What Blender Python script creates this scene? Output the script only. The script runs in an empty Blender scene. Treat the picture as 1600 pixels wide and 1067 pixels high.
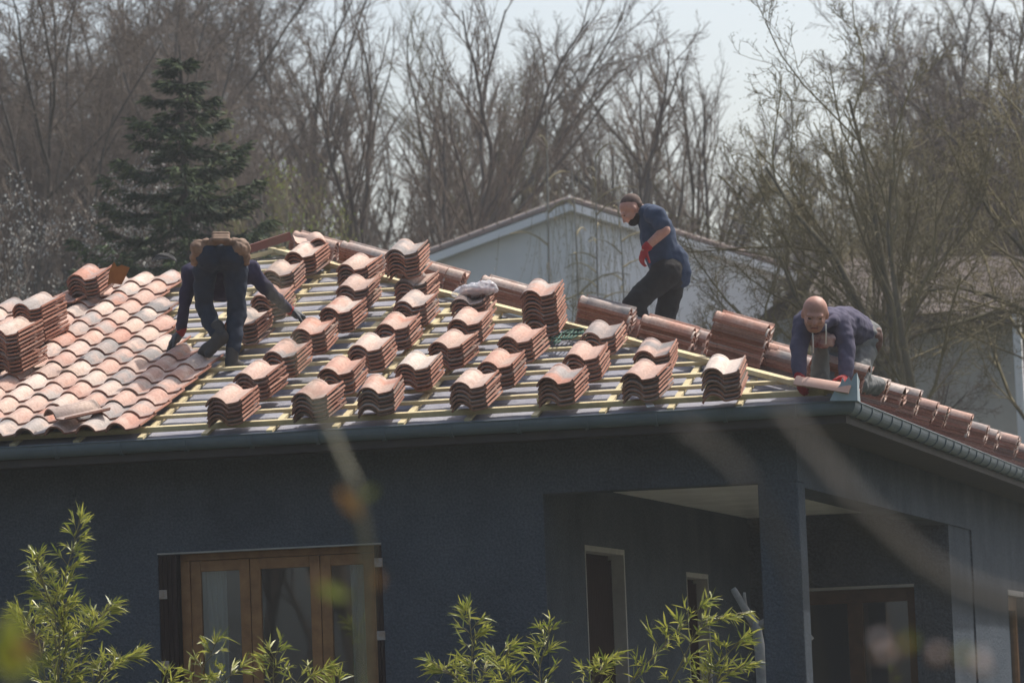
import bpy, math, random
import numpy as np
from mathutils import Vector, Matrix, noise

# ------------------------------------------------------------------ camera, light, exposure
SC = bpy.context.scene
COL = SC.collection
CAM_LOC = Vector((4.51766667, -29.65963686, -2.11125139))
CR = Vector((0.97105872, 0.23573759, -0.03837641))
CU = Vector((0.05795208, -0.07667906, 0.99537022))
CF = Vector((-0.23170351, 0.96878693, 0.08812136))
FPX = 6366.13
cd = bpy.data.cameras.new("camera"); cam = bpy.data.objects.new("camera", cd); COL.objects.link(cam)
cam.matrix_world = Matrix(((CR.x, CU.x, -CF.x, CAM_LOC.x), (CR.y, CU.y, -CF.y, CAM_LOC.y),
                           (CR.z, CU.z, -CF.z, CAM_LOC.z), (0, 0, 0, 1)))
cd.sensor_width = 36; cd.lens = FPX * 36 / 1600
cd.clip_start = 0.3; cd.clip_end = 2000
cd.dof.use_dof = True; cd.dof.focus_distance = 31.0; cd.dof.aperture_fstop = 4.2
SC.camera = cam

SUN_AZ, SUN_EL = 35.0, 57.0          # azimuth from +y towards +x
W = bpy.data.worlds.new("World"); SC.world = W; W.use_nodes = True
nt = W.node_tree; bg = nt.nodes["Background"]
sky = nt.nodes.new("ShaderNodeTexSky"); sky.sky_type = 'NISHITA'; sky.sun_disc = False
sky.sun_elevation = math.radians(SUN_EL); sky.sun_rotation = math.radians(SUN_AZ)
sky.air_density = 1.2; sky.dust_density = 6.0; sky.ozone_density = 1.0; sky.altitude = 200
nt.links.new(sky.outputs[0], bg.inputs[0]); bg.inputs[1].default_value = 0.115
sd = bpy.data.lights.new("sun", 'SUN'); sd.energy = 3.1; sd.angle = math.radians(0.6); sd.color = (1, .97, .925)
so = bpy.data.objects.new("sun", sd); COL.objects.link(so)
_a, _e = math.radians(SUN_AZ), math.radians(SUN_EL)
SUNV = Vector((math.sin(_a)*math.cos(_e), math.cos(_a)*math.cos(_e), math.sin(_e)))
so.rotation_euler = SUNV.to_track_quat('Z', 'Y').to_euler(); so.location = SUNV*60
SC.view_settings.view_transform = 'Standard'; SC.view_settings.look = 'None'
SC.view_settings.exposure = 0.70; SC.view_settings.gamma = 1
SC.cycles.use_denoising = True
SC.cycles.max_bounces = 6; SC.cycles.transparent_max_bounces = 8

rng = random.Random(7)
PI = math.pi

# ------------------------------------------------------------------ geometry of the place
TP = 0.33617; ANG = math.atan(TP); CA, SA = math.cos(ANG), math.sin(ANG)
RR = 6.2435; GA = 0.36779            # half width of the house, batten gauge
EAVE_D = 17.0                        # length of the right eave

def ray(x, y): return CF + CR*((x-800)/FPX) - CU*((y-533.5)/FPX)
def pt(x, y, w): return CAM_LOC + ray(x, y)*w
def on_front(x, y, h=0.0):           # point of the front roof slope (raised by h) seen at a pixel
    d = ray(x, y); n = Vector((0, -TP, 1)); t = (h - n.dot(CAM_LOC))/n.dot(d); return CAM_LOC + d*t
def on_right(x, y, h=0.0):
    d = ray(x, y); n = Vector((TP, 0, 1)); t = (h - n.dot(CAM_LOC))/n.dot(d); return CAM_LOC + d*t
def on_y(x, y, Y):
    d = ray(x, y); return CAM_LOC + d*((Y-CAM_LOC.y)/d.y)
def to_px(P):
    d = Vector(P)-CAM_LOC; w = d.dot(CF); return 800+FPX*d.dot(CR)/w, 533.5-FPX*d.dot(CU)/w

# ------------------------------------------------------------------ helpers
class MB:
    def __init__(s): s.v = []; s.f = []; s.m = []
    def add(s, vs, fs, mi=0):
        o = len(s.v); s.v += [tuple(v) for v in vs]
        s.f += [tuple(i+o for i in f) for f in fs]; s.m += [mi]*len(fs)
    def box(s, x0, x1, y0, y1, z0, z1, mi=0):
        s.add([(x0,y0,z0),(x1,y0,z0),(x1,y1,z0),(x0,y1,z0),(x0,y0,z1),(x1,y0,z1),(x1,y1,z1),(x0,y1,z1)],
              [(3,2,1,0),(4,5,6,7),(0,1,5,4),(1,2,6,5),(2,3,7,6),(3,0,4,7)], mi)
    def bar(s, a, b, w, h, up=Vector((0,0,1)), mi=0):   # a beam from a to b, w wide, h high, a/b at mid section
        a, b = Vector(a), Vector(b); d = (b-a).normalized(); r = d.cross(up).normalized(); u = r.cross(d)
        q = [(-1,-1),(1,-1),(1,1),(-1,1)]
        vs = [p + r*(i*w/2) + u*(j*h/2) for p in (a, b) for i, j in q]
        s.add(vs, [(0,1,2,3),(7,6,5,4),(0,4,5,1),(1,5,6,2),(2,6,7,3),(3,7,4,0)], mi)
    def tube(s, pts, rad, n=8, mi=0, cap=True):
        pts = [Vector(p) for p in pts]; vs = []
        for i, p in enumerate(pts):
            d = (pts[min(i+1, len(pts)-1)] - pts[max(i-1, 0)])
            d = d.normalized() if d.length > 1e-9 else Vector((0,0,1))
            a = d.cross(Vector((0.31,0.9,0.2))).normalized(); b = d.cross(a)
            r = rad[i] if isinstance(rad, (list, tuple)) else rad
            vs += [p + a*(r*math.cos(2*PI*k/n)) + b*(r*math.sin(2*PI*k/n)) for k in range(n)]
        fs = [(i*n+k, i*n+(k+1) % n, (i+1)*n+(k+1) % n, (i+1)*n+k) for i in range(len(pts)-1) for k in range(n)]
        if cap: fs += [tuple(range(n-1, -1, -1)), tuple((len(pts)-1)*n+k for k in range(n))]
        s.add(vs, fs, mi)
    def build(s, name, mats, parent=None, smooth=False, bevel=0):
        me = bpy.data.meshes.new(name); me.from_pydata(s.v, [], s.f)
        for m in (mats if isinstance(mats, (list, tuple)) else [mats]): me.materials.append(m)
        me.polygons.foreach_set("material_index", s.m)
        if smooth: me.polygons.foreach_set("use_smooth", [True]*len(s.f))
        me.update()
        o = bpy.data.objects.new(name, me); COL.objects.link(o)
        if parent is not None: o.parent = parent
        if bevel:
            b = o.modifiers.new("bevel", 'BEVEL'); b.width = bevel; b.segments = 2; b.limit_method = 'ANGLE'
        return o

def tag(o, label, cat, group=None, kind=None):
    o["label"] = label; o["category"] = cat
    if group: o["group"] = group
    if kind: o["kind"] = kind
    return o
def empty(name, label, cat, loc=(0,0,0), group=None):
    o = bpy.data.objects.new(name, None); COL.objects.link(o); o.location = loc
    return tag(o, label, cat, group)
def struct(o): o["kind"] = "structure"; return o

# ------------------------------------------------------------------ materials
def mat(name, base, rough=0.8, spec=0.3, var=None, scale=6.0, detail=4.0, bump=0.0, bscale=60.0, metal=0.0, ramp=None, coord='Object', trans=0.0, subs=None):
    m = bpy.data.materials.new(name); m.use_nodes = True; t = m.node_tree; p = t.nodes["Principled BSDF"]
    p.inputs["Base Color"].default_value = (*base, 1); p.inputs["Roughness"].default_value = rough
    p.inputs["Specular IOR Level"].default_value = spec; p.inputs["Metallic"].default_value = metal
    tc = t.nodes.new("ShaderNodeTexCoord")
    if var is not None:
        n = t.nodes.new("ShaderNodeTexNoise"); n.inputs["Scale"].default_value = scale; n.inputs["Detail"].default_value = detail
        n.inputs["Roughness"].default_value = 0.65
        t.links.new(tc.outputs[coord], n.inputs["Vector"])
        r = t.nodes.new("ShaderNodeValToRGB"); r.color_ramp.elements[0].position = .3; r.color_ramp.elements[1].position = .72
        r.color_ramp.elements[0].color = (*var, 1); r.color_ramp.elements[1].color = (*base, 1)
        t.links.new(n.outputs["Fac"], r.inputs["Fac"]); t.links.new(r.outputs["Color"], p.inputs["Base Color"])
    if bump:
        n = t.nodes.new("ShaderNodeTexNoise"); n.inputs["Scale"].default_value = bscale; n.inputs["Detail"].default_value = 5
        t.links.new(tc.outputs[coord], n.inputs["Vector"])
        b = t.nodes.new("ShaderNodeBump"); b.inputs["Strength"].default_value = bump; b.inputs["Distance"].default_value = .02
        t.links.new(n.outputs["Fac"], b.inputs["Height"]); t.links.new(b.outputs["Normal"], p.inputs["Normal"])
    return m

def tile_mat(name, body=False):
    m = bpy.data.materials.new(name); m.use_nodes = True; t = m.node_tree; p = t.nodes["Principled BSDF"]
    N, L = t.nodes.new, t.links.new
    oi = N("ShaderNodeObjectInfo"); ge = N("ShaderNodeNewGeometry"); tc = N("ShaderNodeTexCoord")
    a = N("ShaderNodeMath"); a.operation = 'MULTIPLY_ADD'; a.inputs[1].default_value = 7.31
    L(ge.outputs["Random Per Island"], a.inputs[0]); L(oi.outputs["Random"], a.inputs[2])
    ad0 = N("ShaderNodeMath"); ad0.operation = 'ADD'; ad0.inputs[1].default_value = .137; L(a.outputs[0], ad0.inputs[0])
    fr0 = N("ShaderNodeMath"); fr0.operation = 'FRACT'; L(ad0.outputs[0], fr0.inputs[0])
    fr = N("ShaderNodeMath"); fr.operation = 'SNAP'; fr.inputs[1].default_value = .00391; L(fr0.outputs[0], fr.inputs[0])
    w = N("ShaderNodeTexWhiteNoise"); w.noise_dimensions = '1D'; L(fr.outputs[0], w.inputs["W"])
    off = N("ShaderNodeVectorMath"); off.operation = 'SCALE'; off.inputs["Scale"].default_value = 40.0; L(w.outputs["Color"], off.inputs[0])
    ad = N("ShaderNodeVectorMath"); ad.operation = 'ADD'; L(tc.outputs["Object"], ad.inputs[0]); L(off.outputs[0], ad.inputs[1])
    def noise_(sc, det):
        n = N("ShaderNodeTexNoise"); n.inputs["Scale"].default_value = sc; n.inputs["Detail"].default_value = det
        L(ad.outputs[0], n.inputs["Vector"]); return n
    def ramp(src, els):
        r = N("ShaderNodeValToRGB"); c = r.color_ramp
        while len(c.elements) < len(els): c.elements.new(.5)
        for e, (pos, col) in zip(c.elements, els): e.position = pos; e.color = (*col, 1)
        L(src, r.inputs["Fac"]); return r
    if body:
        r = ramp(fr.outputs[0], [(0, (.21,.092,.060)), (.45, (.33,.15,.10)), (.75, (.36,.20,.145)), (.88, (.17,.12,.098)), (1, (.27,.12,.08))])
    else:
        # each tile leans to terracotta, cream or grey; a broad flame of slip runs over it
        ra = ramp(w.outputs["Value"], [(0, (.43,.235,.18)), (.2, (.48,.34,.28)), (.45, (.51,.385,.31)), (.6, (.53,.46,.40)), (.74, (.34,.31,.29)), (1, (.20,.19,.185))])
        rb = ramp(fr.outputs[0], [(0, (.62,.53,.46)), (.35, (.45,.225,.16)), (.55, (.56,.46,.39)), (.8, (.52,.33,.26)), (1, (.36,.31,.28))])
        n1 = noise_(4.2, 3); n1r = ramp(n1.outputs["Fac"], [(.40, (0,0,0)), (.60, (1,1,1))])
        mx = N("ShaderNodeMix"); mx.data_type = 'RGBA'; L(n1r.outputs["Color"], mx.inputs["Factor"])
        L(ra.outputs["Color"], mx.inputs["A"]); L(rb.outputs["Color"], mx.inputs["B"])
        r = mx
    n2 = noise_(45, 6); n2r = ramp(n2.outputs["Fac"], [(.3, (.74,.70,.68)), (.7, (1.06,1.05,1.04))])
    mu = N("ShaderNodeMix"); mu.data_type = 'RGBA'; mu.blend_type = 'MULTIPLY'; mu.inputs["Factor"].default_value = 1
    L(r.outputs["Result"] if not body else r.outputs["Color"], mu.inputs["A"]); L(n2r.outputs["Color"], mu.inputs["B"])
    L(mu.outputs["Result"], p.inputs["Base Color"])
    p.inputs["Roughness"].default_value = .78; p.inputs["Specular IOR Level"].default_value = .18
    b = N("ShaderNodeBump"); b.inputs["Strength"].default_value = .25; b.inputs["Distance"].default_value = .004
    L(n2.outputs["Fac"], b.inputs["Height"]); L(b.outputs["Normal"], p.inputs["Normal"])
    return m

def leaf_mat(name, c1, c2, trans=.35):
    m = bpy.data.materials.new(name); m.use_nodes = True; t = m.node_tree; p = t.nodes["Principled BSDF"]
    N, L = t.nodes.new, t.links.new
    g = N("ShaderNodeNewGeometry"); r = N("ShaderNodeValToRGB")
    r.color_ramp.elements[0].color = (*c1, 1); r.color_ramp.elements[1].color = (*c2, 1)
    L(g.outputs["Random Per Island"], r.inputs["Fac"]); L(r.outputs["Color"], p.inputs["Base Color"])
    p.inputs["Roughness"].default_value = .45
    tr = N("ShaderNodeBsdfTranslucent"); L(r.outputs["Color"], tr.inputs["Color"])
    mx = N("ShaderNodeMixShader"); mx.inputs[0].default_value = trans
    L(p.outputs[0], mx.inputs[1]); L(tr.outputs[0], mx.inputs[2]); L(mx.outputs[0], t.nodes["Material Output"].inputs["Surface"])
    return m

M = {}
M['stucco'] = mat('dark_stucco', (.086,.102,.122), .95, .05, var=(.056,.068,.083), scale=1.3, bump=1.0, bscale=30)
_t = M['stucco'].node_tree; _p = _t.nodes["Principled BSDF"]; _src = _p.inputs["Base Color"].links[0].from_socket
_tc = _t.nodes.new("ShaderNodeTexCoord"); _mp = _t.nodes.new("ShaderNodeMapping"); _mp.inputs["Scale"].default_value = (2.3, 2.3, .5)
_n = _t.nodes.new("ShaderNodeTexNoise"); _n.inputs["Scale"].default_value = 1; _n.inputs["Detail"].default_value = 6
_n2 = _t.nodes.new("ShaderNodeTexNoise"); _n2.inputs["Scale"].default_value = 55; _n2.inputs["Detail"].default_value = 3
_r = _t.nodes.new("ShaderNodeValToRGB"); _r.color_ramp.elements[0].position = .35; _r.color_ramp.elements[1].position = .7
_r.color_ramp.elements[0].color = (.92,.92,.92,1); _r.color_ramp.elements[1].color = (1.06,1.05,1.04,1)
_r2 = _t.nodes.new("ShaderNodeValToRGB"); _r2.color_ramp.elements[0].position = .35; _r2.color_ramp.elements[1].position = .68
_r2.color_ramp.elements[0].color = (.80,.80,.80,1); _r2.color_ramp.elements[1].color = (1.15,1.15,1.15,1)
_t.links.new(_tc.outputs["Object"], _mp.inputs[0]); _t.links.new(_mp.outputs[0], _n.inputs["Vector"]); _t.links.new(_n.outputs["Fac"], _r.inputs[0])
_t.links.new(_tc.outputs["Object"], _n2.inputs["Vector"]); _t.links.new(_n2.outputs["Fac"], _r2.inputs[0])
for _x in (_r, _r2):
    _m = _t.nodes.new("ShaderNodeMix"); _m.data_type = 'RGBA'; _m.blend_type = 'MULTIPLY'; _m.inputs["Factor"].default_value = 1
    _t.links.new(_src, _m.inputs["A"]); _t.links.new(_x.outputs[0], _m.inputs["B"]); _src = _m.outputs["Result"]
_t.links.new(_src, _p.inputs["Base Color"])
M['doorwood'] = mat('dark_door_wood', (.085,.046,.022), .6, .2, var=(.055,.03,.016), scale=7)
M['ceiling'] = mat('loggia_plaster', (.68,.66,.62), .9, var=(.48,.46,.43), scale=2)
M['reveal'] = mat('pale_reveal', (.40,.38,.35), .9, var=(.32,.30,.28), scale=6)
M['soffit'] = mat('soffit_board', (.055,.047,.043), .85, var=(.04,.035,.033), scale=5)
M['zinc'] = mat('zinc', (.135,.165,.185), .6, .35, var=(.10,.125,.145), scale=3.5, metal=.1)
M['zinc_new'] = mat('zinc_new', (.32,.39,.43), .5, .5, var=(.25,.31,.34), scale=7, metal=.1)
M['membrane'] = mat('membrane', (.31,.31,.335), .75, .3, var=(.18,.18,.225), scale=3.2, detail=6, bump=.5, bscale=9)
M['batten'] = mat('batten_wood', (.62,.53,.31), .8, var=(.46,.37,.21), scale=9)
M['wood'] = mat('window_wood', (.32,.155,.055), .5, .35, var=(.18,.08,.026), scale=7)
M['darkwood'] = mat('shutter_wood', (.032,.018,.015), .8, .04, var=(.022,.013,.011), scale=8)
M['curtain'] = mat('curtain', (.75,.80,.80), .9, bump=.3, bscale=25)
M['steel'] = mat('hinge_steel', (.36,.33,.31), .5, .5, var=(.25,.17,.12), scale=25, metal=.5)
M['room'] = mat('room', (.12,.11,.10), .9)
M['tile_top'] = tile_mat('clay_tile_face'); M['tile_body'] = tile_mat('clay_tile_body', True)
M['skin'] = mat('skin', (.43,.225,.165), .55, .3, var=(.35,.17,.12), scale=18, bump=.15, bscale=80)
M['skin2'] = mat('skin_tanned', (.46,.255,.185), .5, .4, var=(.38,.19,.135), scale=18)
M['hair'] = mat('dark_hair', (.030,.022,.018), .75, var=(.016,.012,.010), scale=60)
M['stubble'] = mat('cropped_hair', (.12,.075,.058), .8, var=(.07,.045,.036), scale=60)
M['beard'] = mat('beard', (.018,.014,.013), .85, var=(.03,.022,.018), scale=60)
M['navy'] = mat('navy_trousers', (.026,.036,.056), .85, .2, var=(.016,.021,.034), scale=9, bump=.35, bscale=14)
M['sweater'] = mat('purple_navy_knit', (.040,.034,.066), .9, .2, var=(.028,.024,.048), scale=12, bump=.3, bscale=16)
M['hoodie'] = mat('violet_grey_cotton', (.088,.080,.120), .92, .2, var=(.068,.062,.094), scale=9, bump=.35, bscale=14)
M['tee'] = mat('blue_cotton', (.046,.064,.105), .9, .2, var=(.036,.050,.084), scale=8, bump=.35, bscale=13)
M['blacktrousers'] = mat('charcoal_trousers', (.042,.039,.037), .9, .1, var=(.030,.028,.027), scale=8, bump=.35, bscale=13)
M['greytrousers'] = mat('grey_work_trousers', (.20,.20,.19), .9, .2, var=(.13,.13,.13), scale=8, bump=.4, bscale=14)
M['boot'] = mat('work_boot', (.060,.055,.050), .75, var=(.04,.036,.033), scale=14)
M['redglove'] = mat('red_glove', (.36,.028,.027), .75, var=(.24,.018,.018), scale=14)
M['greyglove'] = mat('grey_rubber', (.10,.10,.10), .65, var=(.05,.052,.055), scale=14)
M['leather'] = mat('tan_leather', (.26,.165,.105), .75, var=(.13,.08,.052), scale=12)
M['brownleather'] = mat('brown_leather', (.13,.062,.044), .65, var=(.085,.04,.03), scale=12)
M['cord'] = mat('pale_cord', (.6,.58,.55), .8)
M['print'] = mat('printed_cotton', (.50,.38,.33), .9, var=(.16,.03,.035), scale=11)
M['white'] = mat('white_paint', (.75,.76,.75), .6)
M['rope'] = mat('green_rope', (.05,.125,.09), .8, var=(.035,.08,.06), scale=30)
M['cable'] = mat('black_cable', (.018,.018,.020), .5)
M['rust'] = mat('orange_scrap', (.36,.145,.035), .85, var=(.24,.09,.03), scale=9)
M['gable'] = mat('pale_render', (.78,.77,.74), .9, var=(.66,.655,.63), scale=.7)
M['fartile'] = mat('old_roof_tiles', (.34,.25,.21), .85, var=(.20,.16,.14), scale=5, detail=8)
M['greywall'] = mat('old_grey_render', (.33,.315,.28), .9, var=(.26,.25,.22), scale=1.5)
M['bark'] = mat('grey_bark', (.115,.098,.082), .9, var=(.075,.064,.054), scale=3)
M['bark_olive'] = mat('olive_bark', (.135,.115,.070), .9, var=(.085,.073,.048), scale=3)
M['twig'] = mat('brown_twigs', (.145,.110,.082), .9, var=(.100,.076,.058), scale=.5)
M['twig_olive'] = mat('olive_twigs', (.20,.165,.075), .9, var=(.125,.102,.055), scale=.5)
M['birch'] = mat('birch_bark', (.34,.32,.28), .85, var=(.15,.14,.12), scale=4)
M['catkin'] = mat('hanging_catkin_twigs', (.33,.28,.16), .9, var=(.24,.20,.12), scale=.6)
M['needles'] = mat('fir_needles', (.034,.060,.024), .8, var=(.020,.038,.018), scale=.8)
M['needle_tip'] = mat('fir_tips', (.075,.105,.034), .8)
M['blossom'] = mat('white_blossom', (.48,.46,.43), .9, .1, var=(.30,.29,.25), scale=1.5)
M['bud'] = leaf_mat('spring_leaf', (.14,.19,.03), (.26,.29,.05))
M['bamboo_leaf'] = leaf_mat('bamboo_leaf', (.14,.185,.028), (.46,.44,.085), .38)
M['culm'] = mat('bamboo_culm', (.20,.17,.085), .6, var=(.13,.12,.05), scale=9)
M['pruned'] = mat('pruned_bark', (.42,.41,.39), .9, var=(.26,.25,.24), scale=10)
M['near_twig'] = mat('near_twig', (.13,.11,.09), .8, var=(.09,.078,.062), scale=30)
M['near_stem'] = mat('near_green_stem', (.20,.18,.11), .7, var=(.13,.12,.075), scale=30)
M['near_leaf'] = leaf_mat('near_leaf', (.22,.26,.03), (.30,.30,.05), .4)
M['brown_leaf'] = leaf_mat('withered_leaf', (.30,.16,.06), (.36,.20,.08), .3)
M['petal'] = leaf_mat('pink_petal', (.75,.60,.60), (.85,.78,.76), .3)
M['grass'] = mat('grass', (.050,.056,.028), .95, .1, var=(.03,.036,.018), scale=.6, detail=8)
gl = bpy.data.materials.new('window_glass'); gl.use_nodes = True; _t = gl.node_tree
_p = _t.nodes["Principled BSDF"]; _t.nodes.remove(_p)
_g = _t.nodes.new("ShaderNodeBsdfGlossy"); _g.inputs["Roughness"].default_value = .02; _g.inputs["Color"].default_value = (.8,.85,.9,1)
_tr = _t.nodes.new("ShaderNodeBsdfTransparent"); _tr.inputs["Color"].default_value = (.86,.88,.88,1)
_fr = _t.nodes.new("ShaderNodeFresnel"); _fr.inputs[0].default_value = 2.1
_mx = _t.nodes.new("ShaderNodeMixShader"); _t.links.new(_fr.outputs[0], _mx.inputs[0])
_t.links.new(_tr.outputs[0], _mx.inputs[1]); _t.links.new(_g.outputs[0], _mx.inputs[2]); _t.links.new(_mx.outputs[0], _t.nodes["Material Output"].inputs["Surface"])
M['glass'] = gl
pb = bpy.data.materials.new('clear_plastic'); pb.use_nodes = True; _t = pb.node_tree; _p = _t.nodes["Principled BSDF"]
_p.inputs["Base Color"].default_value = (.85,.85,.88,1); _p.inputs["Roughness"].default_value = .18
_tr = _t.nodes.new("ShaderNodeBsdfTransparent"); _mx = _t.nodes.new("ShaderNodeMixShader"); _mx.inputs[0].default_value = .36
_t.links.new(_tr.outputs[0], _mx.inputs[1]); _t.links.new(_p.outputs[0], _mx.inputs[2]); _t.links.new(_mx.outputs[0], _t.nodes["Material Output"].inputs["Surface"])
M['plastic'] = pb

# ------------------------------------------------------------------ ground
mb = MB(); n = 60
def gz(x, y):
    t = min(1, max(0, (-y-4)/20)); base = -2.95 - 1.0*t*t*(3-2*t)
    return base + 0.25*noise.noise(Vector((x*.06, y*.06, 0)))*min(1, max(0, (abs(y-6)-10)/8))
xs = [math.copysign(abs(t)**2.2, t)*230 for t in np.linspace(-1, 1, n)]; ys = [y+10 for y in xs]
mb.v = [(x, y, gz(x, y)) for y in ys for x in xs]
mb.f = [(j*n+i, j*n+i+1, (j+1)*n+i+1, (j+1)*n+i) for j in range(n-1) for i in range(n-1)]; mb.m = [0]*len(mb.f)
struct(mb.build("ground", M['grass'], smooth=True))

# ------------------------------------------------------------------ the house under repair
house = empty("house", "dark blue grey rendered house whose tiled roof three men are relaying", "house", (0, 0, -2.9))
HL = Vector((0, 0, 2.9))
def hp(mb, name, m, parent=None, **k):
    mb.v = [(x, y, z+2.9) for x, y, z in mb.v]
    return mb.build(name, m, parent or house, **k)
O = 0.60                                 # overhang
XP, XA = -0.555, -2.524                  # right wall face, left loggia wall
WT = -0.125                              # wall top
FL = -2.9
WX0, WX1, WZ = -5.626, -3.815, -0.848    # window opening
mb = MB()
mb.box(-2*RR+O, WX0, O, O+.3, FL, WT); mb.box(WX0, WX1, O, O+.3, WZ, WT); mb.box(WX1, XA-.3, O, O+.3, FL, WT)
mb.box(WX0, WX1, O, O+.3, FL, FL+.12)
# loggia: left wall with two openings, front beam, right beam, back wall
D1 = (1.99, 3.49, -0.885); D2 = (6.12, 7.14, -1.01)
mb.box(XA-.3, XA, O, D1[0], FL, WT); mb.box(XA-.3, XA, D1[0], D1[1], D1[2], WT); mb.box(XA-.3, XA, D1[1], D2[0], FL, WT)
mb.box(XA-.3, XA, D2[0], D2[1], D2[2], WT); mb.box(XA-.3, XA, D2[1], 9.3, FL, WT)
mb.box(XA, XP, O, O+.307, -.535, WT)                       # front beam
mb.box(XP-.30, XP, O+.307, 10.9, -.575, WT)                # right beam
BY = 9.3
p0 = on_y(1262, 917, BY); p1 = on_y(1428, 913, BY)
DX0, DX1, DZ = -2.15, p1.x, (p0.z+p1.z)/2
mb.box(XA-.3, DX0, BY, BY+.3, FL, WT); mb.box(DX0, DX1, BY, BY+.3, DZ, WT); mb.box(DX1, XP-.303, BY, BY+.3, FL, WT)
mb.box(XP-.30, XP-.02, BY, 10.9, FL, -.575)                # recessed bay in the right wall
rw = [13.75, 15.2, -1.12]
mb.box(XP-.3, XP, 10.9, rw[0], FL, WT); mb.box(XP-.3, XP, rw[0], rw[1], rw[2], WT); mb.box(XP-.3, XP, rw[1], EAVE_D-O, FL, WT)
mb.box(-2*RR+O, XP-.3, EAVE_D-O-.3, EAVE_D-O, FL, WT); mb.box(-2*RR+O, -2*RR+O+.3, O+.3, EAVE_D-O-.3, FL, WT)
hp(mb, "wall", M['stucco'])
mb = MB(); mb.box(XP-.307, XP+.002, O-.003, O+.307, FL, -.537); hp(mb, "pillar", M['stucco'], bevel=.012)
mb = MB(); mb.box(XA+.002, XP-.302, O+.31, BY-.002, -.42, -.38); hp(mb, "ceiling", M['ceiling'])
mb = MB(); mb.box(-2*RR+O+.31, XP-.31, O+.31, EAVE_D-O-.31, FL-.05, FL-.02); hp(mb, "floor_slab", M['reveal'])
# soffit boards and fascia
mb = MB()
mb.box(-2*RR+.1, -.10, .10, O-.004, WT-.012, WT+.012); mb.box(XP+.006, -.10, O-.004, EAVE_D-.1, WT-.012, WT+.012)
mb.box(-2*RR+.1, -.085, .085, .10, WT-.03, .0); mb.box(-.10, -.085, .10, EAVE_D-.1, WT-.03, .0)
hp(mb, "soffit", M['soffit'])
# rooms behind the openings
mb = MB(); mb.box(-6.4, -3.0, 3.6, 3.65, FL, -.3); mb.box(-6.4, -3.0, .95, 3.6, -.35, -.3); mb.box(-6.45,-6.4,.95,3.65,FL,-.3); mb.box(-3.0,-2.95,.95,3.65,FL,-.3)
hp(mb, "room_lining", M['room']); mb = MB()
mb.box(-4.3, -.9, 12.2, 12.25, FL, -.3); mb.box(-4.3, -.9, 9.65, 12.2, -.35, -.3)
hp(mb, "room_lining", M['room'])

# front window
win = bpy.data.objects.new("window", None); COL.objects.link(win); win.parent = house
def wp(mb, name, m, **k): return hp(mb, name, m, win, **k)
yf = O+.10
fx0, fx1, fz = -5.476, -3.862, -.915
mb = MB()
mb.box(fx0, fx1, yf, yf+.07, fz, WZ+.0)                    # head band in wood
mb.box(fx0, fx0+.075, yf, yf+.07, FL+.12, fz); mb.box(fx1-.05, fx1, yf, yf+.07, FL+.12, fz)
wp(mb, "frame", M['wood'], bevel=.006)
edges = [fx0+.075, -4.915, -4.345, fx1-.05]
for i in range(3):
    a, b = edges[i], edges[i+1]
    mb = MB(); y0, y1 = yf+.014, yf+.060; e = .003
    mb.box(a+e, a+.085, y0, y1, FL+.13, fz-.003); mb.box(b-.085, b-e, y0, y1, FL+.13, fz-.003)
    mb.box(a+.085, b-.085, y0, y1, fz-.088, fz-.003); mb.box(a+.085, b-.085, y0, y1, FL+.13, FL+.22)
    wp(mb, "sash", M['wood'], bevel=.005)
    mb = MB(); mb.box(a+.08, b-.08, yf+.034, yf+.040, FL+.21, fz-.08); wp(mb, "pane", M['glass'])
mb = MB()
for k in range(4): mb.bar((WX0+.02+.036*k, O+.03, FL+.2), (WX0+.02+.036*k, O+.03, WZ-.02), .03, .05, Vector((0,1,0)))
wp(mb, "shutter", M['darkwood'], bevel=.004); mb = MB()
for k in range(2): mb.bar((WX1-.018-.03*k, O+.03, FL+.2), (WX1-.018-.03*k, O+.03, WZ-.02), .026, .05, Vector((0,1,0)))
wp(mb, "shutter", M['darkwood'], bevel=.004)
for x, zs in ((WX0+.035, (-1.17, -1.72)), (WX1-.028, (-1.0, -1.56))):
    for z in zs:
        mb = MB(); mb.box(x-.03, x+.035, O-.012, O+.003, z-.035, z+.035); wp(mb, "hinge", M['steel'], bevel=.004)
for x0, x1 in ((fx0+.10, fx0+.32), (fx1-.28, fx1-.1)):
    mb = MB(); N_ = 26
    vs = [(x0+(x1-x0)*i/N_, yf+.16+.02*math.sin(i*1.3), z) for z in (FL+.2, fz-.05) for i in range(N_+1)]
    mb.add(vs, [(i, i+1, N_+2+i, N_+1+i) for i in range(N_)]); wp(mb, "curtain", M['curtain'], smooth=True)
mb = MB(); mb.box(WX0, WX1, O-.012, O+.1, WZ-.012, WZ-.001); wp(mb, "lintel", M['reveal'])

def loggia_door(y0, y1, zt):
    d = bpy.data.objects.new("door", None); COL.objects.link(d); d.parent = house
    mb = MB(); t = .045
    mb.box(XA-.2, XA+.004, y0, y1, zt-t, zt-.001); mb.box(XA-.2, XA+.004, y1-t, y1-.001, FL+.001, zt-t); mb.box(XA-.2, XA+.004, y0+.001, y0+.02, FL+.001, zt-t)
    hp(mb, "frame", M['reveal'], d)
    mb = MB()
    k = int((y1-y0-.07)/.06); s = (y1-y0-.07)/k
    for i in range(k): mb.box(XA-.13, XA-.10, y0+.021+i*s, y0+.021+(i+1)*s-.008, FL+.02, zt-t-.04)
    hp(mb, "shutter", M['darkwood'], d)
    mb = MB(); mb.box(XA-.16, XA-.131, y0+.021, y1-t, FL+.02, zt-t-.002); hp(mb, "backing_panel", M['darkwood'], d)
loggia_door(*D1); loggia_door(*D2)
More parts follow.
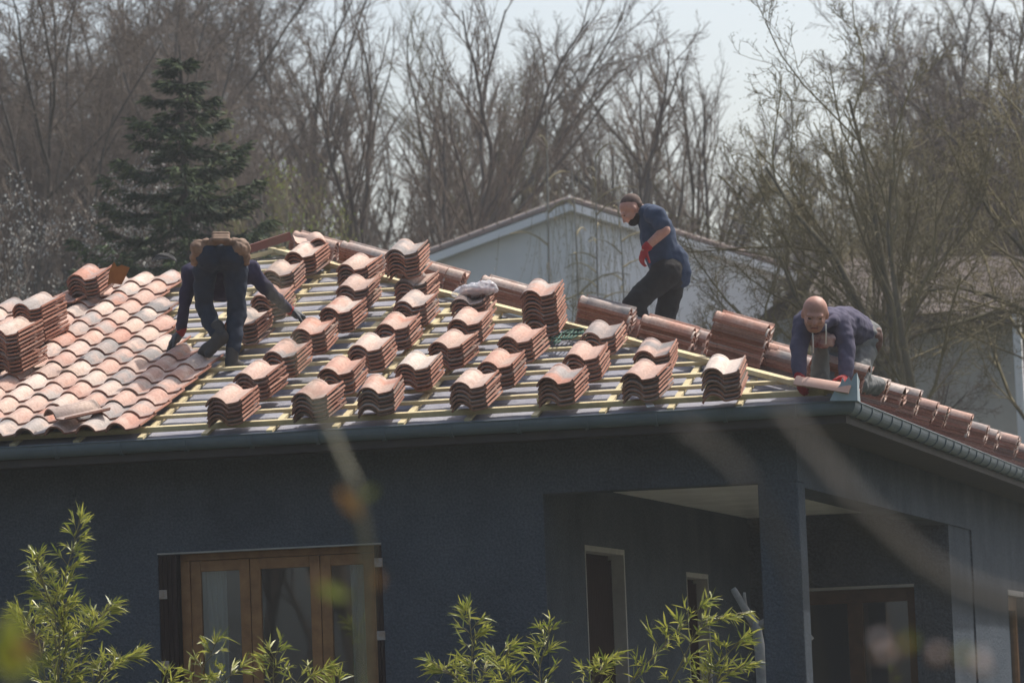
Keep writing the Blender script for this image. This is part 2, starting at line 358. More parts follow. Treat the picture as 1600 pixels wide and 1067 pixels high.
# back door of the loggia
d = bpy.data.objects.new("door", None); COL.objects.link(d); d.parent = house
mb = MB(); mb.box(DX0, DX1, BY-.012, BY+.12, DZ-.028, DZ-.001); hp(mb, "frame", M['reveal'], d)
mb = MB(); mid = (on_y(1335, 960, BY)).x
mb.box(DX0+.001, DX0+.10, BY+.06, BY+.13, FL, DZ-.03); mb.box(DX1-.08, DX1-.001, BY+.06, BY+.13, FL, DZ-.03)
mb.box(DX0+.10, DX1-.08, BY+.06, BY+.13, DZ-.16, DZ-.03); mb.box(mid-.075, mid+.075, BY+.05, BY+.13, FL, DZ-.16)
hp(mb, "leaf_frame", M['doorwood'], d, bevel=.006)
for a, b in ((DX0+.1, mid-.075), (mid+.075, DX1-.08)):
    mb = MB(); mb.box(a, b, BY+.09, BY+.096, FL, DZ-.16); hp(mb, "pane", M['glass'], d)
# right wall window
w2 = bpy.data.objects.new("window", None); COL.objects.link(w2); w2.parent = house
mb = MB(); mb.box(XP-.2, XP+.004, rw[0]+.001, rw[1]-.001, rw[2]-.06, rw[2]-.001); hp(mb, "lintel", M['reveal'], w2)
mb = MB(); mb.box(XP-.15, XP-.08, rw[0]+.001, rw[0]+.12, FL, rw[2]-.06); mb.box(XP-.15, XP-.08, rw[1]-.12, rw[1]-.001, FL, rw[2]-.06)
mb.box(XP-.15, XP-.08, rw[0]+.12, rw[1]-.12, rw[2]-.2, rw[2]-.06); hp(mb, "frame", M['wood'], w2)
mb = MB(); mb.box(XP-.12, XP-.114, rw[0]+.12, rw[1]-.12, FL, rw[2]-.2); hp(mb, "pane", M['glass'], w2)

# gutter
def gutter_profile(): 
    pr = []
    for k in range(13):
        a = PI*k/12; pr.append((.062-.062*math.cos(a), -.085*math.sin(a)-.01))     # (inwards from lip, z)
    pr += [(.124, .01), (.118, .01)]
    for k in range(12, -1, -1):
        a = PI*k/12; pr.append((.062-.056*math.cos(a), -.079*math.sin(a)-.01))
    return [(-.002, .006), (-.008, 0), (-.002, -.008)] + pr + [(.006, .004)]
gp = gutter_profile(); K = len(gp)
def sweep(mb, prof, off=0.0):      # along front then right, mitred at the corner
    K = len(prof)
    vs = [(-2*RR+.05, u, z) for u, z in prof] + [(-u, u, z) for u, z in prof] + [(-u, EAVE_D-.05, z) for u, z in prof]
    fs = [(r*K+k, (r+1)*K+k, (r+1)*K+(k+1) % K, r*K+(k+1) % K) for r in range(2) for k in range(K)]
    mb.add(vs, fs)
mb = MB(); sweep(mb, gp)
gut = hp(mb, "gutter", M['zinc'], smooth=False)
def collar(front, s):
    mb = MB(); pr = [(u, z) for u, z in [(.062-.072*math.cos(PI*k/12), -.096*math.sin(PI*k/12)-.01) for k in range(13)]]
    pi_ = [(u, z) for u, z in [(.062-.0625*math.cos(PI*k/12), -.0855*math.sin(PI*k/12)-.01) for k in range(12, -1, -1)]]
    q = pr + pi_; n = len(q); wd = .014
    f = (lambda t, u, z: (t, u, z)) if front else (lambda t, u, z: (-u, t, z))
    vs = [f(s-wd, u, z) for u, z in q] + [f(s+wd, u, z) for u, z in q]
    mb.add(vs, [(k, (k+1) % n, n+(k+1) % n, n+k) for k in range(n)] + [(k, 2*13-1-k, 2*13-2-k, k+1) for k in range(12)] + [(n+k+1, n+2*13-2-k, n+2*13-1-k, n+k) for k in range(12)])
    return hp(mb, "gutter_bracket", M['zinc'], gut)
for k in range(14): collar(True, -.46-.525*k)
for k in range(26): collar(False, .30+.525*k)

# ---- roof deck: membrane over the four slopes
yb = EAVE_D - 2*RR + RR       # where the ridge ends
A1 = Vector((-RR, RR, RR*TP)); A2 = Vector((-RR, max(yb, RR+.5), RR*TP))
mb = MB(); z0 = -.035
vs = [(-.09,.09,z0),(-2*RR+.09,.09,z0),(-2*RR+.09,EAVE_D-.09,z0),(-.09,EAVE_D-.09,z0),A1+Vector((0,0,z0)),A2+Vector((0,0,z0))]
mb.add(vs, [(1,0,4),(0,3,5,4),(3,2,5),(2,1,4,5)])
roof = hp(mb, "roof", M['membrane'])
# finer front membrane with slack between the battens
mb = MB(); NX, NY = 150, 60
idx = {}
for j in range(NY+1):
    y = .09 + (RR-.12)*j/NY
    for i in range(NX+1):
        x = -2*RR+y + (2*RR-2*y)*i/NX
        h = -.022 + .007*noise.noise(Vector((x*2.1, y*6, 3))) + .004*noise.noise(Vector((x*7, y*11, 1)))
        mb.v.append((x, y, TP*y+h))
mb.f = [(j*(NX+1)+i, j*(NX+1)+i+1, (j+1)*(NX+1)+i+1, (j+1)*(NX+1)+i) for j in range(NY) for i in range(NX)]; mb.m = [0]*len(mb.f)
hp(mb, "underlay_membrane", M['membrane'], roof, smooth=True)
NF = Vector((0, -SA, CA))
def fp(x, s, h=0): return Vector((x, s*CA, s*SA)) + NF*h      # on the front slope, s up the slope
CBX = [on_front(q, r).x for q, r in ((425.6,670),(530,664),(630,658),(740.6,650),(845.6,644),(947,637.6),(1049,632),(1158,628))]
c0, cs = CBX[0], (CBX[-1]-CBX[0])/7
for k in range(-14, 8):
    x = c0 + cs*k; smax = (min(-x, x+2*RR) - .12)/CA
    if smax < .3: continue
    mb = MB(); mb.bar(fp(x, .03, .004), fp(x, smax, .004), .048, .022, NF); hp(mb, "counter_batten", M['batten'], roof)
S0 = (on_front(656, 643, .05).y)/CA
BAT = []
for k in range(18):
    s = S0 + GA*k
    y = s*CA
    if y > RR-.1: break
    mb = MB(); mb.bar(fp(-2*RR+y+.1, s, .030), fp(-y-.05, s, .030), .042, .027 if k else .042, NF)
    hp(mb, "batten", M['batten'], roof); BAT.append(s)
for sgn in (1, -1):                                           # hip boards
    mb = MB()
    a = Vector((-.16, .16, .16*TP+.035)); b = A1 + Vector((0, 0, .035))
    if sgn < 0: a = Vector((-2*RR+.16, .16, .16*TP+.035))
    off = Vector((-.06, -.06, 0)) if sgn > 0 else Vector((.06, -.06, 0))
    mb.bar(a+off, b+off, .07, .035); hp(mb, "hip_board", M['batten'], roof)
    mb = MB(); mb.bar(a-off*.2+Vector((0,0,-.01)), b-off*.2+Vector((0,0,-.01)), .06, .03); hp(mb, "hip_board", M['batten'], roof)
# dark red ridge board at the top
mb = MB(); mb.bar(pt(384, 391, 36.0), pt(452, 369, 36.35), .05, .07); hp(mb, "ridge_board", mat('red_board', (.16,.06,.045), .8), roof)

# ------------------------------------------------------------------ tiles
PROF = [(-0.145,0.016),(-0.133,0.040),(-0.119,0.059),(-0.102,0.074),(-0.083,0.083),(-0.063,0.086),(-0.042,0.084),(-0.022,0.077),(-0.004,0.065),(0.012,0.050),(0.024,0.032),(0.032,0.030),(0.060,0.033),(0.090,0.037),(0.115,0.042),(0.130,0.047),(0.137,0.058),(0.145,0.062)]
TL = 0.43; TH = 0.0145
def tile_geo(collar_=True):
    pr = np.array(PROF); n = len(pr)
    tg = np.gradient(pr, axis=0); tg /= np.linalg.norm(tg, axis=1)[:, None]; nr = np.stack([-tg[:,1], tg[:,0]], 1)
    secs = [(0, 0), (.006, .002), (TL-.075, 0), (TL-.068, -.006), (TL-.03, -.006), (TL-.024, -.001), (TL-.006, -.001), (TL, -.004)]
    vs, fs, mi = [], [], []
    for y, d in secs:
        for top in (1, 0):
            for i in range(n):
                w = max(0, min(1, (.02-pr[i,0])/.03)) if collar_ else 0
                k = (d*w if y > .1 else d) + (0 if top else -TH)
                x, z = pr[i] + nr[i]*k
                vs.append((x, y, z + TH*.6))
    m = len(secs)
    for j in range(m-1):
        b0, b1 = j*2*n, (j+1)*2*n
        for i in range(n-1):
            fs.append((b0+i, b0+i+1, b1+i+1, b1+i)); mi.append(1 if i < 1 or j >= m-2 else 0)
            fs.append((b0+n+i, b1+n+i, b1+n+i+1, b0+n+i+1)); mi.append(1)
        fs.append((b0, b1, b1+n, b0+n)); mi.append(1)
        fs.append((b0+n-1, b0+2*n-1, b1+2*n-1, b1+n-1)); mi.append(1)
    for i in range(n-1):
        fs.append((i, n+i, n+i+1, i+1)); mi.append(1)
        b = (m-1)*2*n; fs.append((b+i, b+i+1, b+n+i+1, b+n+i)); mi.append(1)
    return vs, fs, mi
TV, TF, TM = tile_geo()
TMATS = [M['tile_top'], M['tile_body']]
tile_me = bpy.data.meshes.new("clay_tile"); tile_me.from_pydata(TV, [], TF)
for m_ in TMATS: tile_me.materials.append(m_)
tile_me.polygons.foreach_set("material_index", TM); tile_me.polygons.foreach_set("use_smooth", [True]*len(TF)); tile_me.update()
try: tile_me.set_sharp_from_angle(angle=math.radians(40))
except Exception: pass

MF = Matrix(((1,0,0),(0,CA,-SA),(0,SA,CA))).to_4x4()                       # tile frame on the front slope
MR = Matrix(((0,-CA,SA),(1,0,0),(0,SA,CA))).to_4x4()                       # on the right slope
def place(mtx, loc, jit=None, yaw=0, pitch=0, roll=0):
    j = Matrix.Rotation(yaw, 4, 'Z') @ Matrix.Rotation(pitch, 4, 'X') @ Matrix.Rotation(roll, 4, 'Y')
    return Matrix.Translation(loc) @ mtx @ j
TG = "loose clay roof tiles stacked ready for laying"
ORD = ["topmost", "second", "third", "fourth", "fifth", "sixth", "seventh", "eighth", "ninth", "tenth", "eleventh", "twelfth"]
COUNT = [0]
def loose_tile(mw, label, group=TG):
    o = bpy.data.objects.new("clay_tile", tile_me); COL.objects.link(o); o.matrix_world = mw
    COUNT[0] += 1
    return tag(o, label, "roof tile", group, "thing")
STUFF = MB()
def stuff_tile(mw):
    STUFF.v, o = STUFF.v, len(STUFF.v)
    STUFF.v += [tuple(mw @ Vector(v)) for v in TV]; STUFF.f += [tuple(i+o for i in f) for f in TF]; STUFF.m += TM
SP = .0325
BASE = .05
def stack(mtx, origin, n, where, yaw=0.0, kind='thing', lean=0.0):
    mtx = mtx @ Matrix.Rotation(lean, 4, 'Y')
    Nn = mtx.to_3x3() @ Vector((0,0,1))
    for i in range(n):
        p = origin + Nn*(SP*i) + (mtx.to_3x3() @ Vector((rng.uniform(-.006,.006), rng.uniform(-.012,.012), 0)))
        mw = place(mtx, p, yaw=yaw+rng.uniform(-.022,.022), pitch=rng.uniform(-.004,.004))
        k = n-1-i
        if kind == 'stuff': stuff_tile(mw); continue
        if k == 0: lab = "topmost tile of " + where
        elif i == 0: lab = "bottom tile of " + where
        else: lab = ORD[k] + " tile from the top of " + where
        loose_tile(mw, lab)
def front_stack(px, py, n, where, yaw=0.0, base=BASE, kind='thing'):
    # px,py: crest of the top tile's lower end
    h = base + SP*(n-1) + .086 + TH*.6
    P = on_front(px, py, h/CA)
    org = P - NF*h + NF*base + Vector((.062, 0, 0)) if True else P
    stack(MF, org, n, where, yaw, kind)
    return org
FS = [
 (335,621,6,"the stack next to the laid tiles, nearest the gutter"),
 (468,614,6,"the gutter side stack second from the laid tiles"),
 (571,605,6,"the whitish gutter side stack third from the laid tiles"),
 (716,597,6,"the gutter side stack fourth from the laid tiles"),
 (853,589,6,"the gutter side stack with a batten stub under it"),
 (985,582,6,"the gutter side stack above the white paper scrap"),
 (1110,574,7,"the gutter side stack nearest the hip and kneeling man"),
 (378,583,6,"the stack right of the bending man's planted boot"),
 (510,575,6,"the second row stack uphill of the second gutter stack"),
 (630,568,6,"the broad second row stack behind the whitish one"),
 (759,565,6,"the second row stack behind the middle gutter stack"),
 (894,553,6,"the second row stack behind the one with batten stub"),
 (1004,547,5,"the low stack touching the paper scrap stack's back"),
 (423,549,6,"the stack straight below the bending man's right glove"),
 (557,539,6,"the third row stack right of the touched one"),
 (682,534,6,"the third row stack left of the cream topped one"),
 (791,525,6,"the cream topped stack just below the tall hip stack"),
 (920,519,5,"the short stack between the green rope and ridge pieces"),
 (468,513,6,"the stack the bending man is touching with his glove"),
 (599,506,6,"the stack just below the red topped one"),
 (712,498,6,"the tall looking stack under the plastic bag stack"),
 (827,453,11,"the tallest stack beside the green rope"),
 (362,499,6,"the stack half hidden behind the bending man's leg"),
 (512,480,6,"the stack uphill of the touched one"),
 (626,471,6,"the red topped stack in front of the double stack"),
 (717,467,6,"the stack carrying the plastic bag"),
 (537,446,6,"the middle of three stacks below the upper hip tiles"),
 (537,413,6,"the uppermost of three stacks below the upper hip tiles"),
 (627,438,6,"the lower half of the double stack near the hip"),
 (456,393,6,"the grey topped stack nearest the roof's peak"),
 (421,422,6,"the second stack down from the roof's peak"),
 (405,461,6,"the stack behind the bending man's right forearm"),
]
FO = {}
for px, py, n, where in FS:
    FO[(px, py)] = front_stack(px, py, n, where, yaw=rng.uniform(-.07, .07))
# upper half of the double stack stands on the lower half
o_ = FO[(627,438)]
stack(MF, o_ + NF*(SP*5+.075) + Vector((-.035, .0, 0)), 7, "the upper half of the double stack near the hip", .03)
# stack at the peak, on the far slope
MB_ = Matrix(((-1,0,0),(0,-CA,-SA),(0,-SA,CA))).to_4x4()
top = pt(494.7, 362.5, 36.5); nrm = Vector((0, SA, CA))
MPK = (Matrix.Rotation(math.radians(182), 4, 'Z') @ Matrix.Rotation(math.radians(-4), 4, 'X'))
MPK = Matrix.Rotation(math.radians(20), 4, 'Z')@Matrix(((-1,0,0),(0,-1,0),(0,0,1))).to_4x4() @ Matrix.Rotation(-.25, 4, 'X')
pk = pt(494, 362, 36.9) - MPK.to_3x3() @ Vector((-.063, 0, SP*5+.097))
stack(MPK, pk, 6, "the turned stack on the very peak of the roof")

LEAN = -.24
# stacks on the right slope, set along the hip: pixel of the lower (right) end of the barrel
NR = Vector((SA, 0, CA))
def hip_stack(px, py, n, where, kind='thing', dy=0.0, yaw=0.0, lift=0):
    best = None
    for k in range(400):
        xr = -.05 - 6.4*k/400
        y0 = .43*CA - xr + .165 + dy
        org = Vector((xr, y0, -TP*xr)) + NR*(BASE+lift)
        c = org + (MR @ Matrix.Rotation(LEAN, 4, 'Y')).to_3x3() @ Vector((-.063, 0, SP*(n-1)+.095))
        e = abs(to_px(c)[0]-px)
        if best is None or e < best[0]: best = (e, org, c)
    e, org, c = best
    print("HIP", where[:30], n, "py want", py, "got", round(to_px(c)[1], 1))
    stack(MR, org, n, where, yaw, kind, LEAN)
    return org
hip_stack(526, 384, 5, "", 'stuff', .35)
hip_stack(606, 398, 5, "the uppermost ridge side stack seen from its long side")
hip_stack(700, 419, 5, "the hip side stack just right of the double stack")
hip_stack(724, 438, 5, "", 'stuff', .15)
hip_stack(827, 455, 5, "the dark red hip side stack behind the bag")
hip_stack(987, 485, 5, "", 'stuff', .35)
hip_stack(988, 500, 6, "the hip side stack below the standing man's front knee")
hip_stack(1002, 512, 4, "", 'stuff', .3)
hip_stack(1089, 520, 5, "the hip side stack right of the standing man's feet")
hip_stack(1106, 540, 5, "", 'stuff', .3)
hip_stack(1203, 513, 10, "the tall hip side stack beside the kneeling man")
hip_stack(1221, 560, 6, "", 'stuff', .25)
hip_stack(1240, 575, 6, "", 'stuff', .35)
hip_stack(1276, 578, 5, "", 'stuff', .5)
for k, px in enumerate((1356,1387,1414,1437,1464,1481,1517,1544,1562,1592,1618,1640)):   # the row along the right eave
    b = None
    for q in range(600):
        y = .3 + 14*q/600; c = Vector((-.10, y-.07, .034))+NR*(BASE+SP*4+.083)
        e = abs(to_px(c)[0]-px)
        if b is None or e < b[0]: b = (e, y)
    stack(MR, Vector((-.10, b[1], .034)) + NR*BASE, 5 if k % 3 else 6, "", rng.uniform(-.05, .05), 'stuff', -.16)
stack(MR, Vector((-.9, 12.2, .30)) + NR*BASE, 6, "", 0, 'stuff')

# tiles stacked on the laid part at the left
front_stack(116, 429, 6, "the stack standing on the laid tiles under the blossom", base=.11)
def turned_stack(px, py, n, where, yaw):
    base = .10; h = base + SP*(n-1) + .083
    P = on_front(px, py, h/CA); P = P - NF*h + NF*base
    stack(MF, P, n, where, yaw)
turned_stack(40, 476, 10, "the tall pink stack on the laid tiles, further back", -.16)
turned_stack(2, 516, 11, "the tall pink stack at the photo's left edge", -.16)

# the laid tiles: one covering
mb = MB(); tilt = Matrix.Rotation(-.045, 4, 'X')
def bound(y):
    P = [(405,292),(500,287),(540,303),(561,352),(690,222),(720,195)]
    if y <= P[0][0]: return P[0][1]
    for (a, xa), (b, xb) in zip(P, P[1:]):
        if a <= y <= b: return xa+(xb-xa)*(y-a)/(b-a)
    return 180
x_ref = on_front(238, 672).x - .145
sm = 0
for j in range(18):
    s = .02 + GA*j*1.0
    for i in range(-26, 4):
        x = x_ref + .25*i
        y = s*CA
        if x-.1 < -2*RR + y: continue
        q = to_px(fp(x+.12, s+.1, .05))
        if q[0] > bound(q[1]) - 4: continue
        mw = Matrix.Translation(fp(x, s, .048)+Vector((rng.uniform(-.004,.004),0,0))) @ MF @ Matrix.Rotation(rng.uniform(-.012,.012), 4, 'Z') @ tilt @ Matrix.Rotation(rng.uniform(-.012,.012), 4, 'Y')
        o = len(mb.v); mb.v += [tuple(mw @ Vector(v)) for v in TV]; mb.f += [tuple(k+o for k in f) for f in TF]; mb.m += TM
lt = hp(mb, "laid_tiles", TMATS, roof, smooth=True)
try: lt.data.set_sharp_from_angle(angle=math.radians(40))
except Exception: pass
so_ = STUFF.build("clay_tile_stacks", TMATS, smooth=True)
tag(so_, "further low stacks of clay tiles along the hip and right eave", "roof tiles", TG, "stuff")
try: so_.data.set_sharp_from_angle(angle=math.radians(40))
except Exception: pass
# single loose tiles
P = on_front(85, 660, .16); loose_tile(place(MF, P, yaw=-.62, pitch=-.06, roll=.1), "grey single tile lying askew on the laid tiles near the gutter", "single loose tiles")
P = on_front(97, 480, .12); loose_tile(place(MF, P, yaw=-.2, pitch=-.03), "dark brown single tile lying under the stack on the laid tiles", "single loose tiles")
# tile held by the kneeling man, lying along the hip near the corner
a_, b_ = pt(1243, 606, 30.18), pt(1333, 621, 30.02)
yv = (a_-b_).normalized(); xv = yv.cross(Vector((0,0,1))).normalized(); zv = xv.cross(yv)
HT = Matrix(((xv.x,yv.x,zv.x,b_.x),(xv.y,yv.y,zv.y,b_.y),(xv.z,yv.z,zv.z,b_.z),(0,0,0,1)))
ht_ = loose_tile(HT, "pinkish tile the kneeling man is setting against the zinc corner", "single loose tiles")
pink_ = mat('new_pink_clay', (.55,.36,.28), .65, var=(.48,.27,.20), scale=7)
ht_.data = tile_me.copy(); ht_.data.materials.clear(); ht_.data.materials.append(pink_); ht_.data.materials.append(M['tile_body'])

# ------------------------------------------------------------------ small things on the roof
# zinc corner flashing, cut jagged
mb = MB()
def sheet(mb, pts, nrm, th=.004):
    n = len(pts); vs = [Vector(p) for p in pts] + [Vector(p)-nrm*th for p in pts]
    mb.add(vs, [tuple(range(n)), tuple(range(2*n-1, n-1, -1))] + [(k, n+k, n+(k+1) % n, (k+1) % n) for k in range(n)])
w_ = 29.93
L = [pt(x, y, w_) for x, y in ((1340,626),(1296,626),(1303,612),(1313,600),(1316,590),(1320,597),(1326,588),(1330,596),(1334,586),(1339,582))]
mb2 = [pt(x, y, w_) for x, y in ((1340,626),(1339,582))] + [pt(x, y, w_)+Vector((-.01,.2,0)) for x, y in ((1339,592),(1338,602),(1340,625))]
sheet(mb, L, Vector((0,-1,0))); sheet(mb, mb2, Vector((1,0,0)))
tag(mb.build("corner_flashing", M['zinc_new']), "bright zinc corner flashing with a jagged cut top at the gutter corner", "flashing")
# scrap of paper
mb = MB(); P = [on_front(x, y, .05) for x, y in ((1007,629),(1019,628.5),(1023,634),(1011,636))]
sheet(mb, P, NF, .003); tag(mb.build("paper_scrap", M['white']), "small white paper scrap lying by the gutter edge", "paper")
# plastic bag of fixings
bag = empty("plastic_bag", "clear plastic bag of brown fixings lying on a tile stack", "bag", FO[(717,467)] + NF*(SP*5+.115) + Vector((.045,.17,.07)))
c_ = bag.location.copy()
def blob(parts, name, m, parent, voxel, smooth=6, disp=0.0, dscale=.08, seed=0, origin=Vector((0,0,0)), stretch=None):
    """one continuous surface grown from tapered limbs and ellipsoids"""
    import bmesh
    bm = bmesh.new()
    for q in parts:
        if q[0] == 'e':
            _, c, rad, rot = q
            t = bmesh.ops.create_icosphere(bm, subdivisions=3, radius=1.0)
            mx = Matrix.Translation(Vector(c)-origin) @ rot.to_4x4() @ Matrix.Diagonal((*rad, 1))
            bmesh.ops.transform(bm, matrix=mx, verts=t['verts'])
        else:
            a, ra, b, rb = Vector(q[0])-origin, q[1], Vector(q[2])-origin, q[3]
            d = b-a; n = max(2, int(d.length/(max(ra, rb)*.35)))
            u = d.normalized() if d.length > 1e-6 else Vector((0,0,1))
            e1 = u.orthogonal().normalized(); e2 = u.cross(e1); K = 14; rings = []
            prof = [(-ra*math.cos(t), ra*math.sin(t)) for t in np.linspace(.25, PI/2, 4)] + \
                   [(d.length*k/n, ra+(rb-ra)*k/n) for k in range(1, n)] + \
                   [(d.length+rb*math.sin(t), rb*math.cos(t)) for t in np.linspace(0, PI/2-.25, 4)]
            for h, r in prof: rings.append([bm.verts.new(a+u*h+(e1*math.cos(2*PI*k/K)+e2*math.sin(2*PI*k/K))*r) for k in range(K)])
            for r0, r1 in zip(rings, rings[1:]):
                for k in range(K): bm.faces.new((r0[k], r0[(k+1) % K], r1[(k+1) % K], r1[k]))
            bm.faces.new(rings[0][::-1]); bm.faces.new(rings[-1])
    bmesh.ops.recalc_face_normals(bm, faces=bm.faces)
    me = bpy.data.meshes.new(name); bm.to_mesh(me); bm.free()
    tmp = bpy.data.objects.new("tmp", me); COL.objects.link(tmp)
    r = tmp.modifiers.new("r", 'REMESH'); r.mode = 'VOXEL'; r.voxel_size = voxel; r.use_smooth_shade = True
    if smooth: s = tmp.modifiers.new("s", 'SMOOTH'); s.factor = .5; s.iterations = smooth
    dg = bpy.context.evaluated_depsgraph_get(); dg.update()
    me2 = bpy.data.meshes.new_from_object(tmp.evaluated_get(dg)); me2.name = name
    bpy.data.objects.remove(tmp); bpy.data.meshes.remove(me)
    if disp:
        nn = [v.normal.copy() for v in me2.vertices]
        for v, nv in zip(me2.vertices, nn):
            k = noise.noise(v.co/dscale + Vector((seed, 0, 0))) + .5*noise.noise(v.co/(dscale*.45) + Vector((0, seed, 0)))
            v.co += nv*(disp*k)
    me2.materials.clear(); me2.materials.append(m)
    me2.polygons.foreach_set("use_smooth", [True]*len(me2.polygons))
    o = bpy.data.objects.new(name, me2); COL.objects.link(o)
    if parent is not None: o.parent = parent
    return o
ID = Matrix.Identity(3)
yawm = Matrix.Rotation(-.1, 3, 'Z')
blob([('e', c_+Vector((0,0,-.01)), (.185,.13,.062), yawm), ('e', c_+Vector((-.10,.0,-.03)), (.11,.11,.035), yawm), ('e', c_+Vector((.08,0,.012)), (.10,.09,.055), yawm)],
     "bag_film", M['plastic'], bag, .012, 3, .014, .045, 3, c_)
blob([('e', c_+Vector((.01,.02,-.035)), (.15,.10,.040), yawm)], "bag_contents", mat('brown_fixings', (.22,.12,.10), .8, var=(.12,.06,.05), scale=60), bag, .012, 2, .012, .04, 1, c_)
# green rope
mb = MB()
for k in range(7):
    pts = []; ph = k*1.9
    for t in range(26):
        u = t/25; x = 862+47*u + 4*math.sin(u*5+ph); y = 531-15*u + (5.5-3*u)*math.sin(u*4.2+ph) + (k-3)*.8
        pts.append(on_front(x, y, .075+.025*math.sin(u*5+ph)))
    mb.tube(pts, .007, 6)
tag(mb.build("rope", M['rope'], smooth=True), "tangled green rope lying on the battens beside the tallest stack", "rope")
mb = MB(); pts = [on_front(900+8*math.cos(t)+6*t, 531-3*math.sin(t*1.3), .07) for t in np.linspace(0, 5, 20)]
mb.tube(pts, .006, 6)
tag(mb.build("cable", M['cable'], smooth=True), "short black cable below the green rope on the battens", "cable")
mb = MB()
for k in range(4):
    cx, cy, rx, ry = (256, 404, 19, 9-1.6*k)[0:4]; wc = (on_front(256, 414, .10)-CAM_LOC).dot(CF)
    mb.tube([pt(cx+k*1.2+rx*math.cos(t)*(1-.06*k), cy+6-ry*math.sin(t)*1.5, wc+.08*math.sin(t*2+k)) for t in np.linspace(.1, 3.0, 18)], .006, 6)
tag(mb.build("cable", M['cable'], smooth=True), "loops of black cable sticking up behind the laid tiles' top edge", "cable")
mb = MB(); w_ = 34.0
sheet(mb, [pt(x, y, w_) for x, y in ((170,442),(172,420),(178,409),(183,417),(190,414),(203,418),(199,427),(190,445))], ray(180,420), .03)
sheet(mb, [pt(x, y, w_-.1) for x, y in ((168,446),(171,424),(176,415),(181,440))], ray(180,420), .02)
tag(mb.build("scrap_sheet", M['rust']), "torn orange brown sheet propped behind the stack on laid tiles", "scrap")
mb = MB(); P = [on_front(x, y, .075) for x, y in ((843,628),(862,622))]; mb.bar(P[0], P[1]+Vector((0,.12,.04)), .045, .05); 
tag(mb.build("batten_stub", M['batten']), "short batten stub poking out beneath a stack near the gutter", "batten stub")

# ------------------------------------------------------------------ the three roofers
Z = Vector((0,0,1))
CFH = Vector((CF.x, CF.y, 0)).normalized(); CRH = Vector((CR.x, CR.y, 0)).normalized()
def basis(fwd, up):
    f = fwd.normalized(); s = f.cross(up).normalized(); u = s.cross(f)
    return Matrix(((s.x, f.x, u.x), (s.y, f.y, u.y), (s.z, f.z, u.z)))
def head_parts(c, fwd, up, k=1.0):
    B = basis(fwd, up); g = lambda x, y, z: c + B @ Vector((x*k, y*k, z*k))
    e = lambda p, r: ('e', g(*p), tuple(q*k for q in r), B)
    return [e((0,-.012,.022),(.083,.098,.088)), e((0,.030,-.045),(.069,.066,.074)), e((0,.045,-.088),(.052,.040,.032)),
            e((0,.080,.008),(.062,.024,.015)), (g(0,.088,-.002),.011*k,g(0,.112,-.042),.016*k),
            e((.033,.078,-.035),(.026,.020,.024)), e((-.033,.078,-.035),(.026,.020,.024)),
            e((0,.088,-.075),(.026,.014,.010)),
            e((.083,-.005,-.015),(.011,.022,.032)), e((-.083,-.005,-.015),(.011,.022,.032))], g, B
def face_details(person, loc, g, B, k, brow):
    for s in (-1, 1):
        mb = MB()
        blob([('e', g(.031*s,.083,-.010), (.018*k,.012*k,.0065*k), B)], "eye", M['hair'], person, .004, 1, origin=loc)
        blob([(g(.014*s,.098,.004), .0045*k, g(.052*s,.084,.005), .0035*k)], "eyebrow", brow, person, .004, 1, origin=loc)
    blob([(g(-.022,.098,-.074), .006*k, g(.022,.098,-.074), .006*k)], "mouth", mat('lips', (.22,.085,.075), .6), person, .004, 1, origin=loc)
def hand_parts(wrist, dirn, palm, k=1.0, curl=.5, side=1):
    """palm plus five fingers; palm = direction the palm faces, side = which side the thumb leaves"""
    d = dirn.normalized(); n = (palm - d*palm.dot(d)).normalized(); s = d.cross(n)*side
    P = [(wrist, .027*k, wrist+d*.05*k, .032*k)]
    kn = wrist + d*.088*k
    P += [(wrist+d*.04*k+s*.018*k, .022*k, kn+s*.026*k, .017*k), (wrist+d*.04*k-s*.018*k, .022*k, kn-s*.028*k, .015*k), (wrist+d*.04*k, .022*k, kn, .018*k)]
    for i, L in enumerate((.076, .084, .078, .060)):
        a = kn + s*(.030-.0205*i)*k; c = d
        for j, fr in enumerate((.45, .32, .23)):
            ang = curl*(.45+.5*j); c = (d*math.cos(ang) + n*math.sin(ang) + s*(.05-.033*i)).normalized()
            b = a + c*(L*fr*k); P.append((a, (.0105-.0012*j)*k, b, (.0095-.0012*j)*k)); a = b
    a = wrist + d*.025*k + s*.024*k
    for j, L in enumerate((.042, .034, .028)):
        c = (d*(.74+.10*j) + s*(.52-.25*j) + n*(.35+.3*j*curl)).normalized(); b = a + c*L*k
        P.append((a, (.0145-.0015*j)*k, b, (.0125-.0015*j)*k)); a = b
    return P

# --- bending man on the front slope, seen from behind
wf = (on_front(362, 577)-CAM_LOC).dot(CF)
loc = on_front(350, 572)
p1 = empty("person", "man in navy trousers bending over with a tan tool belt, back to us", "person", loc)
q = lambda x, y, dw: pt(x, y, wf+dw)
pel = q(345, 402, .10)
hipL, kneL, ankL = q(322, 418, .10), q(318, 476, .22), q(340, 521, .10)
hipR, kneR, ankR = q(367, 418, .10), q(370, 488, .16), q(364, 551, .05)
toeL = q(322, 546, .13); toeR = q(374, 572, .14)
wlh = (on_front(276, 538, .13)-CAM_LOC).dot(CF); wrh = (on_front(467, 497, .16)-CAM_LOC).dot(CF)
shL, elL, wrL = q(300, 428, .50), q(289, 472, .48), pt(283, 517, wlh-.02)
shR, elR, wrR = q(391, 424, .50), q(420, 455, .55), pt(452, 484, wrh-.02)
chest = q(345, 440, .52); neck = q(345, 428, .66); hd = q(345, 420, .80)
hp_, g1, B1 = head_parts(hd, (-Z*.8+CFH*.5), (CFH*.8-Z*.4))
